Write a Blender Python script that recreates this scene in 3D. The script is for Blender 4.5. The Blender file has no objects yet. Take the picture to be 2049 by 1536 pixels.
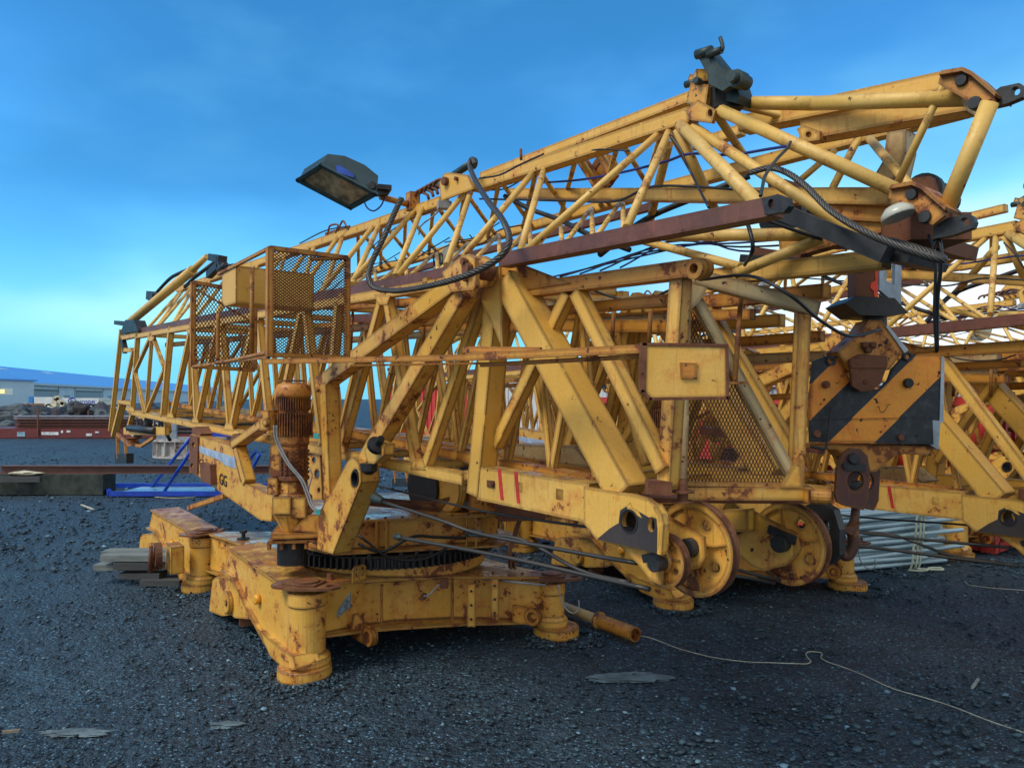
import bpy, bmesh, math, random
import numpy as np
from mathutils import Vector, Matrix, noise
from mathutils.geometry import tessellate_polygon
random.seed(7)
R = math.radians
sc = bpy.context.scene
COL = sc.collection
# ------------------------------------------------------------------ camera
CAMH = 1.6
F = 1500.0; CX = 1024.5; CY = 768.0; TH = math.atan(29 / 1500.0)
cam = bpy.data.cameras.new('camera'); co = bpy.data.objects.new('camera', cam); COL.objects.link(co)
co.location = (0, 0, CAMH); co.rotation_euler = (math.pi / 2 + TH, 0, 0)
cam.sensor_fit = 'HORIZONTAL'; cam.sensor_width = 36; cam.lens = 36 * F / 2049.0
cam.clip_start = 0.05; cam.clip_end = 3000
sc.camera = co
# ------------------------------------------------------------------ world, sun, exposure
SUN_EL, SUN_AZ = 50, -122          # azimuth from +Y, negative = left, behind the camera on the left
w = bpy.data.worlds.new('World'); sc.world = w; w.use_nodes = True
nt = w.node_tree; N = nt.nodes; L = nt.links
N.clear()
def nd(tree, typ, **kw):
    n = tree.nodes.new(typ)
    for k, v in kw.items():
        if k in n.inputs.keys() if isinstance(k, str) else False: n.inputs[k].default_value = v
        else: setattr(n, k, v)
    return n
def wmath(op, a, b=None, c=None, tree=None):
    t = tree or nt
    n = t.nodes.new('ShaderNodeMath'); n.operation = op
    for i, x in enumerate((a, b, c)):
        if x is None: continue
        if isinstance(x, (int, float)): n.inputs[i].default_value = x
        else: t.links.new(x, n.inputs[i])
    return n.outputs[0]
def mixc(tree, fac, a, b, blend='MIX'):
    n = tree.nodes.new('ShaderNodeMix'); n.data_type = 'RGBA'; n.blend_type = blend
    for s, x in ((n.inputs[0], fac), (n.inputs[6], a), (n.inputs[7], b)):
        if isinstance(x, (int, float)): s.default_value = x
        elif isinstance(x, tuple): s.default_value = x if len(x) == 4 else (*x, 1)
        else: tree.links.new(x, s)
    return n.outputs[2]
def smooth(tree, x, a, b):
    n = tree.nodes.new('ShaderNodeMapRange'); n.interpolation_type = 'SMOOTHSTEP'
    tree.links.new(x, n.inputs[0]); n.inputs[1].default_value = a; n.inputs[2].default_value = b
    return n.outputs[0]
sky = N.new('ShaderNodeTexSky'); sky.sky_type = 'NISHITA'; sky.sun_disc = False
sky.sun_elevation = R(SUN_EL); sky.sun_rotation = R(SUN_AZ); sky.ozone_density = 3.0; sky.air_density = 1.0
tc = N.new('ShaderNodeTexCoord')
sx = N.new('ShaderNodeSeparateXYZ'); L.new(tc.outputs['Generated'], sx.inputs[0])
X_, Y_, Z_ = sx.outputs
cn = N.new('ShaderNodeTexNoise'); cn.inputs['Scale'].default_value = 2.2; cn.inputs['Detail'].default_value = 4; cn.inputs['Roughness'].default_value = .45
mp = N.new('ShaderNodeMapping'); mp.inputs['Scale'].default_value = (1, 1, 2.4); mp.inputs['Location'].default_value = (.3, .1, .0)
L.new(tc.outputs['Generated'], mp.inputs[0]); L.new(mp.outputs[0], cn.inputs['Vector'])
cloud = cn.outputs['Fac']
tint = mixc(nt, 1.0, sky.outputs[0], (.50, 1.50, 2.10), 'MULTIPLY')
# darker slate-blue cloud veil high up
veil = wmath('MULTIPLY', smooth(nt, cloud, .40, .62), smooth(nt, Z_, .08, .30))
c1a = mixc(nt, wmath('MULTIPLY', veil, .55), tint, (.36, 2.3, 5.2))
cn2 = N.new('ShaderNodeTexNoise'); cn2.inputs['Scale'].default_value = 5; cn2.inputs['Detail'].default_value = 6; L.new(mp.outputs[0], cn2.inputs['Vector'])
c1d = mixc(nt, wmath('MULTIPLY', smooth(nt, Z_, .22, .62), wmath('ADD', .35, wmath('MULTIPLY', smooth(nt, X_, .25, -.4), .45))), c1a, (.22, 1.75, 4.3))
c1 = mixc(nt, wmath('MULTIPLY', smooth(nt, cn2.outputs['Fac'], .46, .72), .34), c1d, (1.0, 3.9, 7.6))
# bright gap near the horizon on the left
az = wmath('ARCTAN2', X_, Y_)
def gauss(v, c, s): 
    d = wmath('DIVIDE', wmath('SUBTRACT', v, c), s)
    return wmath('POWER', 2.718, wmath('MULTIPLY', wmath('MULTIPLY', d, d), -1.0))
wob = wmath('MULTIPLY', wmath('SUBTRACT', cloud, .5), .35)
Zw = wmath('ADD', Z_, wob)
low = smooth(nt, Zw, .30, .02)
g0 = wmath('MULTIPLY', low, smooth(nt, X_, .35, -.3))
c1b = mixc(nt, wmath('MULTIPLY', g0, .95), c1, (1.9, 6.6, 9.2))
g1 = wmath('MULTIPLY', gauss(Zw, .09, .055), gauss(X_, -.46, .14))
c2 = mixc(nt, wmath('MULTIPLY', g1, .8), c1b, (4.6, 9.6, 9.9))
# white overcast low on the right
g2 = wmath('MULTIPLY', smooth(nt, wmath('SUBTRACT', Zw, wmath('MULTIPLY', X_, .16)), .17, .0), smooth(nt, X_, -.02, .22))
g2b = wmath('MULTIPLY', smooth(nt, wmath('SUBTRACT', Zw, wmath('MULTIPLY', X_, .25)), .26, .05), smooth(nt, X_, .05, .35))
c2b = mixc(nt, wmath('MULTIPLY', g2b, .8), c2, (3.4, 8.6, 10.0))
c3 = mixc(nt, wmath('MULTIPLY', g2, .97), c2b, (9.0, 9.8, 10.2))
back = smooth(nt, Y_, .25, -.35)  # unseen bright cloud behind the camera, added as neutral fill light
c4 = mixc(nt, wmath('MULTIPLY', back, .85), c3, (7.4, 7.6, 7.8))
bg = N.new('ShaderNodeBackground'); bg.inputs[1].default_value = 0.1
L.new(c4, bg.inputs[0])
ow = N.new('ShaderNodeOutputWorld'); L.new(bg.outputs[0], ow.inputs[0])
sun = bpy.data.lights.new('sun', 'SUN'); sun.energy = 2.3; sun.angle = R(24); sun.color = (1, .96, .88)
so = bpy.data.objects.new('sun', sun); COL.objects.link(so)
el, a_ = R(SUN_EL), R(SUN_AZ)
sd = Vector((math.sin(a_) * math.cos(el), math.cos(a_) * math.cos(el), math.sin(el)))
so.rotation_euler = sd.to_track_quat('Z', 'Y').to_euler(); so.location = (-8, -4, 9)
vs = sc.view_settings; sc.display_settings.display_device = 'sRGB'
vs.view_transform = 'Standard'; vs.look = 'None'; vs.gamma = 1; vs.exposure = 0.22; vs.use_curve_mapping = False
sc.cycles.max_bounces = 6; sc.cycles.diffuse_bounces = 3; sc.cycles.glossy_bounces = 3

# ------------------------------------------------------------------ real planes of the place
U = Vector((-.632, .775, 0)); V = Vector((.775, .632, 0)); UP = Vector((0, 0, 1))
V0 = 2.105                                    # the folded mast's near face is the plane V.p = V0
CAM = Vector((0, 0, CAMH))
_f = Vector((0, math.cos(TH), math.sin(TH))); _u = Vector((0, -math.sin(TH), math.cos(TH)))
def ray(px, py): return _f + Vector((1, 0, 0)) * ((px - CX) / F) + _u * ((CY - py) / F)
def K(px, py, v=0.0):                         # point on a plane parallel to the mast's side, v metres behind it
    d = ray(px, py); return CAM + d * ((V0 + v) / d.dot(V))
def Zp(px, py, y):                            # point at depth y
    d = ray(px, py); return CAM + d * (y / d.y)
def G(px, py, h=0.0):                         # point on the ground (or at height h)
    d = ray(px, py); return CAM + d * ((h - CAMH) / d.z)

# ------------------------------------------------------------------ mesh building
class MB:
    def __init__(s): s.v = []; s.f = []; s.sm = []
    def add(s, vs, fs, smooth=False):
        o = len(s.v); s.v += [tuple(x) for x in vs]
        for f in fs: s.f.append([i + o for i in f]); s.sm.append(smooth)
        return s
    def box(s, p, q, w=.05, d=None, n=V, center=False, ext=0.0):
        """bar from p to q, w across in plane, d deep along n; p,q lie on its near face"""
        p = Vector(p); q = Vector(q); d = d or w; ax = (q - p).normalized()
        p = p - ax * ext; q = q + ax * ext
        nn = (n - ax * n.dot(ax)).normalized(); si = ax.cross(nn).normalized()
        if not center: p = p + nn * d / 2; q = q + nn * d / 2
        vs = []
        for c in (p, q):
            for a, b in ((-1, -1), (1, -1), (1, 1), (-1, 1)): vs.append(c + si * a * w / 2 + nn * b * d / 2)
        return s.add(vs, [(0, 3, 2, 1), (4, 5, 6, 7), (0, 1, 5, 4), (1, 2, 6, 5), (2, 3, 7, 6), (3, 0, 4, 7)])
    def cuboid(s, c, sx, sy, sz, rz=0.0, rx=0.0):
        M = Matrix.Rotation(rz, 4, 'Z') @ Matrix.Rotation(rx, 4, 'X')
        vs = [Vector(c) + M @ Vector((a * sx / 2, b * sy / 2, e * sz / 2)) for e in (-1, 1) for a, b in ((-1, -1), (1, -1), (1, 1), (-1, 1))]
        return s.add(vs, [(0, 3, 2, 1), (4, 5, 6, 7), (0, 1, 5, 4), (1, 2, 6, 5), (2, 3, 7, 6), (3, 0, 4, 7)])
    def tube(s, pts, r, n=10, cap=True, r2=None):
        pts = [Vector(p) for p in pts]; m = len(pts)
        tang = [(pts[min(i + 1, m - 1)] - pts[max(i - 1, 0)]).normalized() for i in range(m)]
        ref = Vector((0, 0, 1)) if abs(tang[0].z) < .9 else Vector((1, 0, 0))
        a = tang[0].cross(ref).normalized(); vs = []
        for i in range(m):
            a = (a - tang[i] * a.dot(tang[i])).normalized(); b = tang[i].cross(a)
            rr = r if r2 is None else r + (r2 - r) * i / (m - 1)
            for k in range(n):
                t = 2 * math.pi * k / n; vs.append(pts[i] + (a * math.cos(t) + b * math.sin(t)) * rr)
        fs = [(i * n + k, i * n + (k + 1) % n, (i + 1) * n + (k + 1) % n, (i + 1) * n + k) for i in range(m - 1) for k in range(n)]
        s.add(vs, fs, True)
        if cap:
            o = len(s.v) - m * n
            s.f.append([o + k for k in range(n - 1, -1, -1)]); s.f.append([o + (m - 1) * n + k for k in range(n)]); s.sm += [False, False]
        return s
    def lathe(s, c, ax, prof, n=28, smooth=False):
        """prof: list of (radius, distance along axis)"""
        c = Vector(c); ax = Vector(ax).normalized(); ref = Vector((0, 0, 1)) if abs(ax.z) < .9 else Vector((1, 0, 0))
        a = ax.cross(ref).normalized(); b = ax.cross(a); vs = []
        for r, h in prof:
            for k in range(n):
                t = 2 * math.pi * k / n; vs.append(c + ax * h + (a * math.cos(t) + b * math.sin(t)) * r)
        m = len(prof)
        fs = [(i * n + k, i * n + (k + 1) % n, (i + 1) * n + (k + 1) % n, (i + 1) * n + k) for i in range(m - 1) for k in range(n)]
        o = len(s.v); s.add(vs, fs, smooth)
        if prof[0][0] > 1e-4: s.f.append([o + k for k in range(n - 1, -1, -1)]); s.sm.append(False)
        if prof[-1][0] > 1e-4: s.f.append([o + (m - 1) * n + k for k in range(n)]); s.sm.append(False)
        return s
    def ring(s, c, ax, prof, n=28, smooth=False):     # closed profile, no caps
        c = Vector(c); ax = Vector(ax).normalized(); ref = Vector((0, 0, 1)) if abs(ax.z) < .9 else Vector((1, 0, 0))
        a = ax.cross(ref).normalized(); b = ax.cross(a); vs = []
        for r, h in prof:
            for k in range(n):
                t = 2 * math.pi * k / n; vs.append(c + ax * h + (a * math.cos(t) + b * math.sin(t)) * r)
        m = len(prof)
        fs = [(i * n + k, i * n + (k + 1) % n, ((i + 1) % m) * n + (k + 1) % n, ((i + 1) % m) * n + k) for i in range(m) for k in range(n)]
        return s.add(vs, fs, smooth)
    def prism(s, outer, ex, holes=()):
        ex = Vector(ex); loops = [[Vector(p) for p in outer]] + [[Vector(p) for p in h] for h in holes]
        tris = tessellate_polygon(loops); flat = [p for l in loops for p in l]; n = len(flat)
        vs = flat + [p + ex for p in flat]
        fs = [tuple(t) for t in tris] + [(t[2] + n, t[1] + n, t[0] + n) for t in tris]
        o = 0
        for l in loops:
            m = len(l)
            for i in range(m): fs.append((o + i, o + (i + 1) % m, o + (i + 1) % m + n, o + i + n))
            o += m
        return s.add(vs, fs)
    def build(s, name, mat, parent=None, root=None, loc=None):
        o0 = Vector((0, 0, 0))
        if parent is not None:
            r = parent
            while r.parent: r = r.parent
            o0 = Vector(r.location)
        elif loc is not None: o0 = Vector(loc)
        me = bpy.data.meshes.new(name)
        me.from_pydata([(v[0] - o0.x, v[1] - o0.y, v[2] - o0.z) for v in s.v], [], s.f)
        me.polygons.foreach_set('use_smooth', s.sm)
        bm = bmesh.new(); bm.from_mesh(me); bmesh.ops.recalc_face_normals(bm, faces=bm.faces); bm.to_mesh(me); bm.free()
        me.materials.append(mat); me.update()
        ob = bpy.data.objects.new(name, me); COL.objects.link(ob)
        if parent is not None: ob.parent = parent
        elif loc is not None: ob.location = loc
        return ob
def empty(name, loc, label, cat, group=None):
    o = bpy.data.objects.new(name, None); COL.objects.link(o); o.location = loc; o.empty_display_size = .2
    o['label'] = label; o['category'] = cat
    if group: o['group'] = group
    return o
def tag(o, label, cat, group=None, kind=None):
    o['label'] = label; o['category'] = cat
    if group: o['group'] = group
    if kind: o['kind'] = kind
    return o
def ell(px, py, rx, ry, v=0.0, n=18, fn=K, rot=0.0):
    c, s_ = math.cos(rot), math.sin(rot)
    return [fn(px + rx * math.cos(t) * c - ry * math.sin(t) * s_, py + rx * math.cos(t) * s_ + ry * math.sin(t) * c, v) for t in [2 * math.pi * k / n for k in range(n)]]
def poly(pts, v=0.0, fn=K): return [fn(x, y, v) for x, y in pts]
def curve_pts(pts, k=6):                      # Catmull-Rom through points
    P = [Vector(p) for p in pts]; P = [P[0] * 2 - P[1]] + P + [P[-1] * 2 - P[-2]]; out = []
    for i in range(1, len(P) - 2):
        for j in range(k):
            t = j / k; a, b, c, d = P[i - 1], P[i], P[i + 1], P[i + 2]
            out.append(.5 * ((2 * b) + (c - a) * t + (2 * a - 5 * b + 4 * c - d) * t * t + (3 * b - a - 3 * c + d) * t ** 3))
    out.append(P[-2]); return out
def text(body, name, mat, parent, origin, xdir, ydir, size, depth=.0015):
    cu = bpy.data.curves.new(name, 'FONT'); cu.body = body; cu.size = size; cu.extrude = depth; cu.align_x = 'CENTER'; cu.align_y = 'CENTER'; cu.resolution_u = 3
    t = bpy.data.objects.new(name, cu); COL.objects.link(t)
    dg = bpy.context.evaluated_depsgraph_get(); me = bpy.data.meshes.new_from_object(t.evaluated_get(dg)); bpy.data.objects.remove(t)
    x = Vector(xdir).normalized(); z = x.cross(Vector(ydir)).normalized(); y = z.cross(x)
    M = Matrix((x, y, z)).transposed().to_4x4(); M.translation = Vector(origin)
    me.transform(M)
    r = parent
    while r.parent: r = r.parent
    me.transform(Matrix.Translation(-Vector(r.location)))
    me.materials.clear(); me.materials.append(mat)
    o = bpy.data.objects.new(name, me); COL.objects.link(o); o.parent = parent; return o

# ------------------------------------------------------------------ materials
def newmat(name):
    m = bpy.data.materials.new(name); m.use_nodes = True; t = m.node_tree
    b = t.nodes['Principled BSDF']; return m, t, b
def noise_n(t, vec, scale, detail=5, rough=.6, stretch=None):
    if stretch:
        mpn = t.nodes.new('ShaderNodeMapping'); mpn.inputs['Scale'].default_value = stretch; t.links.new(vec, mpn.inputs[0]); vec = mpn.outputs[0]
    n = t.nodes.new('ShaderNodeTexNoise'); n.inputs['Scale'].default_value = scale; n.inputs['Detail'].default_value = detail; n.inputs['Roughness'].default_value = rough
    t.links.new(vec, n.inputs['Vector']); return n.outputs['Fac']
def paint(name, base, base2, rust=.3, spots=.4, top=.5, edge=.7, rough=.5, rustc=(.20, .062, .018), darkc=(.035, .014, .009), streak=.5, metal=0.0, seed=0.0):
    m, t, b = newmat(name); LK = t.links
    tcn = t.nodes.new('ShaderNodeTexCoord'); oi = t.nodes.new('ShaderNodeObjectInfo')
    add = t.nodes.new('ShaderNodeVectorMath'); add.operation = 'ADD'; LK.new(tcn.outputs['Object'], add.inputs[0])
    add.inputs[1].default_value = (seed, seed * 2, seed * .5)
    P = add.outputs[0]
    geo = t.nodes.new('ShaderNodeNewGeometry')
    sn = t.nodes.new('ShaderNodeSeparateXYZ'); LK.new(geo.outputs['Normal'], sn.inputs[0])
    n1 = noise_n(t, P, 3.0, 4); n2 = noise_n(t, P, 8.5, 9, .72); n3 = noise_n(t, P, 70, 4, .7); n4 = noise_n(t, P, 1.0, 7, .72, (38, 38, 2.6))
    c = mixc(t, smooth(t, n1, .3, .7), base, base2)
    c = mixc(t, wmath('MULTIPLY', smooth(t, n3, .35, .75, ), .25, tree=t), c, tuple(x * .62 for x in base))
    # run-off streaks
    st = wmath('MULTIPLY', smooth(t, n4, .53, .72), smooth(t, n1, .36, .58), tree=t)
    c = mixc(t, wmath('MULTIPLY', st, streak, tree=t), c, rustc)
    # dirt lying on upper faces
    tp = wmath('MULTIPLY', smooth(t, sn.outputs[2], .55, .9), smooth(t, n2, .30, .62), tree=t)
    c = mixc(t, wmath('MULTIPLY', tp, top, tree=t), c, (.10, .052, .028))
    # rust patches
    pt = smooth(t, wmath('ADD', n2, wmath('MULTIPLY', n1, .5, tree=t), tree=t), 1.00 - rust * .36, 1.06 - rust * .36)
    halo = smooth(t, wmath('ADD', n2, wmath('MULTIPLY', n1, .5, tree=t), tree=t), .86 - rust * .36, 1.02 - rust * .36)
    c = mixc(t, wmath('MULTIPLY', halo, .55, tree=t), c, (base[0] * .82, base[1] * .50, base[2] * .45))
    c = mixc(t, pt, c, rustc)
    # chipped spots, dark
    vo = t.nodes.new('ShaderNodeTexVoronoi'); vo.inputs['Scale'].default_value = 30
    nv = t.nodes.new('ShaderNodeTexNoise'); nv.inputs['Scale'].default_value = 45; nv.inputs['Detail'].default_value = 4; LK.new(P, nv.inputs['Vector'])
    va = t.nodes.new('ShaderNodeVectorMath'); va.operation = 'MULTIPLY_ADD'; LK.new(nv.outputs['Color'], va.inputs[0]); va.inputs[1].default_value = (.055, .055, .055); LK.new(P, va.inputs[2]); LK.new(va.outputs[0], vo.inputs['Vector'])
    szc = t.nodes.new('ShaderNodeSeparateColor'); LK.new(vo.outputs['Color'], szc.inputs[0])
    sp = wmath('MULTIPLY', smooth(t, wmath('ADD', vo.outputs['Distance'], wmath('MULTIPLY', szc.outputs[0], .30, tree=t), tree=t), .34, .24), smooth(t, n2, .57 - spots * .13, .62 - spots * .13), tree=t)
    c = mixc(t, sp, c, darkc)
    # worn edges
    bv = t.nodes.new('ShaderNodeBevel'); bv.samples = 3; bv.inputs[0].default_value = .022
    dt = t.nodes.new('ShaderNodeVectorMath'); dt.operation = 'DOT_PRODUCT'; LK.new(bv.outputs[0], dt.inputs[0]); LK.new(geo.outputs['Normal'], dt.inputs[1])
    eg = wmath('MULTIPLY', smooth(t, dt.outputs['Value'], .996, .94), smooth(t, n2, .57 - edge * .26, .62 - edge * .22), tree=t)
    c = mixc(t, eg, c, tuple(a * .3 + d * .7 for a, d in zip(rustc, darkc)))
    LK.new(c, b.inputs['Base Color'])
    bad = wmath('MAXIMUM', wmath('MAXIMUM', pt, sp, tree=t), eg, tree=t)
    wet = wmath('MULTIPLY', wmath('MULTIPLY', smooth(t, sn.outputs[2], .8, .97), smooth(t, n1, .44, .60), tree=t), -.30 * min(1, top * 1.4), tree=t)
    LK.new(wmath('MAXIMUM', .09, wmath('ADD', wmath('ADD', rough, wmath('MULTIPLY', bad, .30, tree=t), tree=t), wet, tree=t), tree=t), b.inputs['Roughness'])
    b.inputs['Metallic'].default_value = metal
    bp = t.nodes.new('ShaderNodeBump'); bp.inputs['Strength'].default_value = .35; bp.inputs['Distance'].default_value = .004
    LK.new(wmath('ADD', wmath('MULTIPLY', n3, .5, tree=t), wmath('MULTIPLY', bad, -.6, tree=t), tree=t), bp.inputs['Height'])
    LK.new(bp.outputs[0], b.inputs['Normal'])
    return m
def plain(name, col, rough=.6, metal=0.0, var=.3, scale=8, bump=.2, emit=None, col2=None, es=1.0):
    m, t, b = newmat(name)
    tcn = t.nodes.new('ShaderNodeTexCoord'); n = noise_n(t, tcn.outputs['Object'], scale, 6, .65)
    c = mixc(t, smooth(t, n, .3, .7), tuple(x * (1 - var) for x in col), col2 or tuple(min(1, x * (1 + var)) for x in col))
    t.links.new(c, b.inputs['Base Color']); b.inputs['Roughness'].default_value = rough; b.inputs['Metallic'].default_value = metal
    bp = t.nodes.new('ShaderNodeBump'); bp.inputs['Strength'].default_value = bump; bp.inputs['Distance'].default_value = .01; t.links.new(n, bp.inputs['Height']); t.links.new(bp.outputs[0], b.inputs['Normal'])
    if emit: b.inputs['Emission Color'].default_value = (*emit, 1); b.inputs['Emission Strength'].default_value = es
    return m
YA, YB = (.72, .385, .055), (.77, .46, .105)
M_Y = paint('yellow_paint', YA, YB, rust=.26, spots=.35, top=.8, edge=.85, streak=.8)
M_YT = paint('yellow_tube_paint', (.68, .41, .085), (.74, .48, .14), rust=.24, spots=.45, top=.3, edge=.1, streak=.3, seed=3)
M_YR = paint('rusty_yellow_paint', (.60, .26, .028), (.64, .32, .045), rust=.55, spots=.9, top=.8, edge=1.0, streak=.9, seed=5)
M_YC = paint('chassis_yellow_paint', YA, YB, rust=.50, spots=.7, top=1.0, edge=1.2, streak=.85, rough=.38, seed=8)
M_YG = paint('faded_yellow_paint', (.50, .40, .22), (.55, .38, .15), rust=.28, spots=.9, top=.6, edge=.9, streak=.6, seed=11)
M_BR = paint('brown_rail', (.10, .038, .026), (.19, .066, .04), rust=.2, spots=.3, top=.3, edge=.4, rustc=(.24, .075, .035), streak=1.0, rough=.5, seed=13)
M_RU = paint('deep_rust', (.13, .047, .022), (.20, .075, .03), rust=.3, spots=.5, top=.2, edge=.3, rustc=(.25, .09, .03), rough=.75, seed=17)
M_MR = paint('rusty_motor', (.60, .28, .04), (.50, .22, .035), rust=.68, spots=1, top=.5, edge=1.0, streak=1, seed=19)
M_DK = plain('dark_steel', (.028, .030, .032), .5, .3, .4, 14)
M_GR = plain('grease_black', (.012, .012, .013), .45, 0, .5, 20)
M_GN = plain('grey_green_steel', (.035, .052, .048), .5, .3, .35, 10)
M_ROPE = None
M_MESH = plain('rusty_mesh', (.085, .033, .016), .8, .1, .5, 30)
M_RED = plain('red_paint_mark', (.55, .03, .025), .5, 0, .25, 30)
M_CBL = plain('black_cable', (.012, .012, .014), .4)
M_CBLU = plain('blue_cable', (.01, .02, .16), .4)
M_CGR = plain('grey_cable', (.30, .31, .31), .5)
M_TEAL = plain('teal_plastic', (.05, .35, .33), .4)
M_STEEL = plain('galvanised_steel', (.30, .36, .40), .35, .6, .3, 6)
M_WHT = plain('white_lamp_glass', (.42, .42, .34), .3, 0, .15, 5)
M_BLK = plain('black_marker', (.02, .02, .015), .6)
def rope_mat():
    m, t, b = newmat('wire_rope_steel')
    b.inputs['Base Color'].default_value = (.07, .065, .06, 1); b.inputs['Roughness'].default_value = .45; b.inputs['Metallic'].default_value = .5
    return m
M_ROPE = rope_mat()

# ------------------------------------------------------------------ ground, one sheet
def ground():
    m, t, b = newmat('dark_gravel'); LK = t.links
    tcn = t.nodes.new('ShaderNodeTexCoord'); P = tcn.outputs['Object']
    n1 = noise_n(t, P, .35, 5); n2 = noise_n(t, P, 3.0, 7, .7); n3 = noise_n(t, P, 60, 4, .7)
    v1 = t.nodes.new('ShaderNodeTexVoronoi'); v1.inputs['Scale'].default_value = 34; LK.new(P, v1.inputs['Vector'])
    v2 = t.nodes.new('ShaderNodeTexVoronoi'); v2.inputs['Scale'].default_value = 90; LK.new(P, v2.inputs['Vector'])
    sv = t.nodes.new('ShaderNodeSeparateColor'); LK.new(v1.outputs['Color'], sv.inputs[0])
    sv2 = t.nodes.new('ShaderNodeSeparateColor'); LK.new(v2.outputs['Color'], sv2.inputs[0])
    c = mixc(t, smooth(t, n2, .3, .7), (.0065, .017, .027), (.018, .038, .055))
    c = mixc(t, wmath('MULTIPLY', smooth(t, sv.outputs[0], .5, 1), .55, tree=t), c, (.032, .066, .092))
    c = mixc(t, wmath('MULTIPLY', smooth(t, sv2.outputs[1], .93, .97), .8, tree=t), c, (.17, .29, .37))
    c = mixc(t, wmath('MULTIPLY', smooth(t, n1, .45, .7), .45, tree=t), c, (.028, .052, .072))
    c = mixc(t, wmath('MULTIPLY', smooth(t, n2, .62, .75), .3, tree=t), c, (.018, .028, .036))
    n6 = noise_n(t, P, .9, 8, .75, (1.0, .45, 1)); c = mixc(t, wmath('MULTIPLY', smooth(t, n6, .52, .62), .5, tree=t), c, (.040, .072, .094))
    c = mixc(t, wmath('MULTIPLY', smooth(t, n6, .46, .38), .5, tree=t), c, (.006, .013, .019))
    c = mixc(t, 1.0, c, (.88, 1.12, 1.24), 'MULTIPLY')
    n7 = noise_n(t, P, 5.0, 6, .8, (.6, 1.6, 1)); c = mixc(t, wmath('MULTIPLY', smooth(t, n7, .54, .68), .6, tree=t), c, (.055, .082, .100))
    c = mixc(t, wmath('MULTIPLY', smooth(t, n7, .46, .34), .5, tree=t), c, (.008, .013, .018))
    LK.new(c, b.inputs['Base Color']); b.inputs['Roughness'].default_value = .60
    h = wmath('ADD', wmath('MULTIPLY', v1.outputs['Distance'], -1.0, tree=t), wmath('MULTIPLY', v2.outputs['Distance'], -.5, tree=t), tree=t)
    h = wmath('ADD', h, wmath('MULTIPLY', n3, .5, tree=t), tree=t)
    bp = t.nodes.new('ShaderNodeBump'); bp.inputs['Strength'].default_value = .9; bp.inputs['Distance'].default_value = .03; LK.new(h, bp.inputs['Height']); LK.new(bp.outputs[0], b.inputs['Normal'])
    # finer near the camera, rolling a centimetre or two
    xs = sorted(set([-900, -400, -150, -70, -35, -20] + [i * .25 for i in range(-56, 57)] + [20, 35, 70, 150, 400, 900]))
    ys = sorted(set([-60, -10, -2] + [i * .2 for i in range(0, 100)] + [22, 26, 32, 45, 70, 120, 250, 600, 1500]))
    vs = []
    for y in ys:
        for x in xs:
            a = .0
            if abs(x) < 14 and -2 < y < 20: a = .022 * noise.noise(Vector((x * .6, y * .6, 3))) + .012 * noise.noise(Vector((x * 2.2, y * 2.2, 1))) - .012
            vs.append((x, y, a))
    nx = len(xs); fs = [(j * nx + i, j * nx + i + 1, (j + 1) * nx + i + 1, (j + 1) * nx + i) for j in range(len(ys) - 1) for i in range(nx - 1)]
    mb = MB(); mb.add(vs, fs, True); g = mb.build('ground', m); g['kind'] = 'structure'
    # gravel stones
    rng = np.random.default_rng(3)
    bm = bmesh.new(); bmesh.ops.create_icosphere(bm, subdivisions=1, radius=1); bv = np.array([v.co[:] for v in bm.verts]); bf = np.array([[v.index for v in f.verts] for f in bm.faces]); bm.free()
    n = 60000
    dist = 2.3 * (11 / 2.3) ** rng.random(n); ang = (rng.random(n) - .5) * 1.30
    px = dist * np.tan(ang); py = dist
    size = (.0024 + .012 * rng.random(n) ** 4.5) * (0.75 + .25 * np.clip(dist / 4, .5, 2.2))
    far = rng.random(n) < .22; k2 = int(far.sum()); df = 7 * (30 / 7) ** rng.random(k2); px[far] = df * np.tan((rng.random(k2) - .5) * 1.3); py[far] = df; size[far] = .010 + .022 * rng.random(k2) ** 2.5
    # coarser patch lower right, as raked stones
    k = (px > .6) & (py < 4.2) & (rng.random(n) < .5); size[k] *= 1.55
    feet = [(-1.23, 4.36), (.37, 5.08), (-2.66, 6.3), (1.30, 5.82), (2.95, 6.35), (3.6, 7.0), (-1.45, 5.15)]
    m_ = 4200; idx = rng.integers(0, len(feet), m_); aa = rng.random(m_) * 6.283; rr_ = .15 + np.abs(rng.normal(0, .07, m_))
    px[:m_] = np.array(feet)[idx, 0] + rr_ * np.cos(aa); py[:m_] = np.array(feet)[idx, 1] + rr_ * np.sin(aa); size[:m_] = .005 + .010 * rng.random(m_) ** 2
    AV = np.zeros((n, 12, 3)); 
    jit = 1 + (rng.random((n, 12, 1)) - .5) * .7
    sc3 = np.stack([.8 + rng.random(n) * .9, .7 + .5 * rng.random(n), .35 + .4 * rng.random(n)], 1)
    p = bv[None] * jit * sc3[:, None] * size[:, None, None]
    th = rng.random(n) * 6.283; c, s = np.cos(th), np.sin(th); x = p[..., 0] * c[:, None] - p[..., 1] * s[:, None]; y = p[..., 0] * s[:, None] + p[..., 1] * c[:, None]
    AV[..., 0] = x + px[:, None]; AV[..., 1] = y + py[:, None]; AV[..., 2] = p[..., 2] + (size * .12)[:, None]
    FF = (bf[None] + (np.arange(n) * 12)[:, None, None]).reshape(-1, 3)
    me = bpy.data.meshes.new('gravel'); me.vertices.add(n * 12); me.vertices.foreach_set('co', AV.reshape(-1).astype('f'))
    me.loops.add(FF.size); me.loops.foreach_set('vertex_index', FF.reshape(-1)); me.polygons.add(len(FF)); me.polygons.foreach_set('loop_start', np.arange(0, FF.size, 3)); me.polygons.foreach_set('loop_total', np.full(len(FF), 3)); me.update(calc_edges=True)
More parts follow.
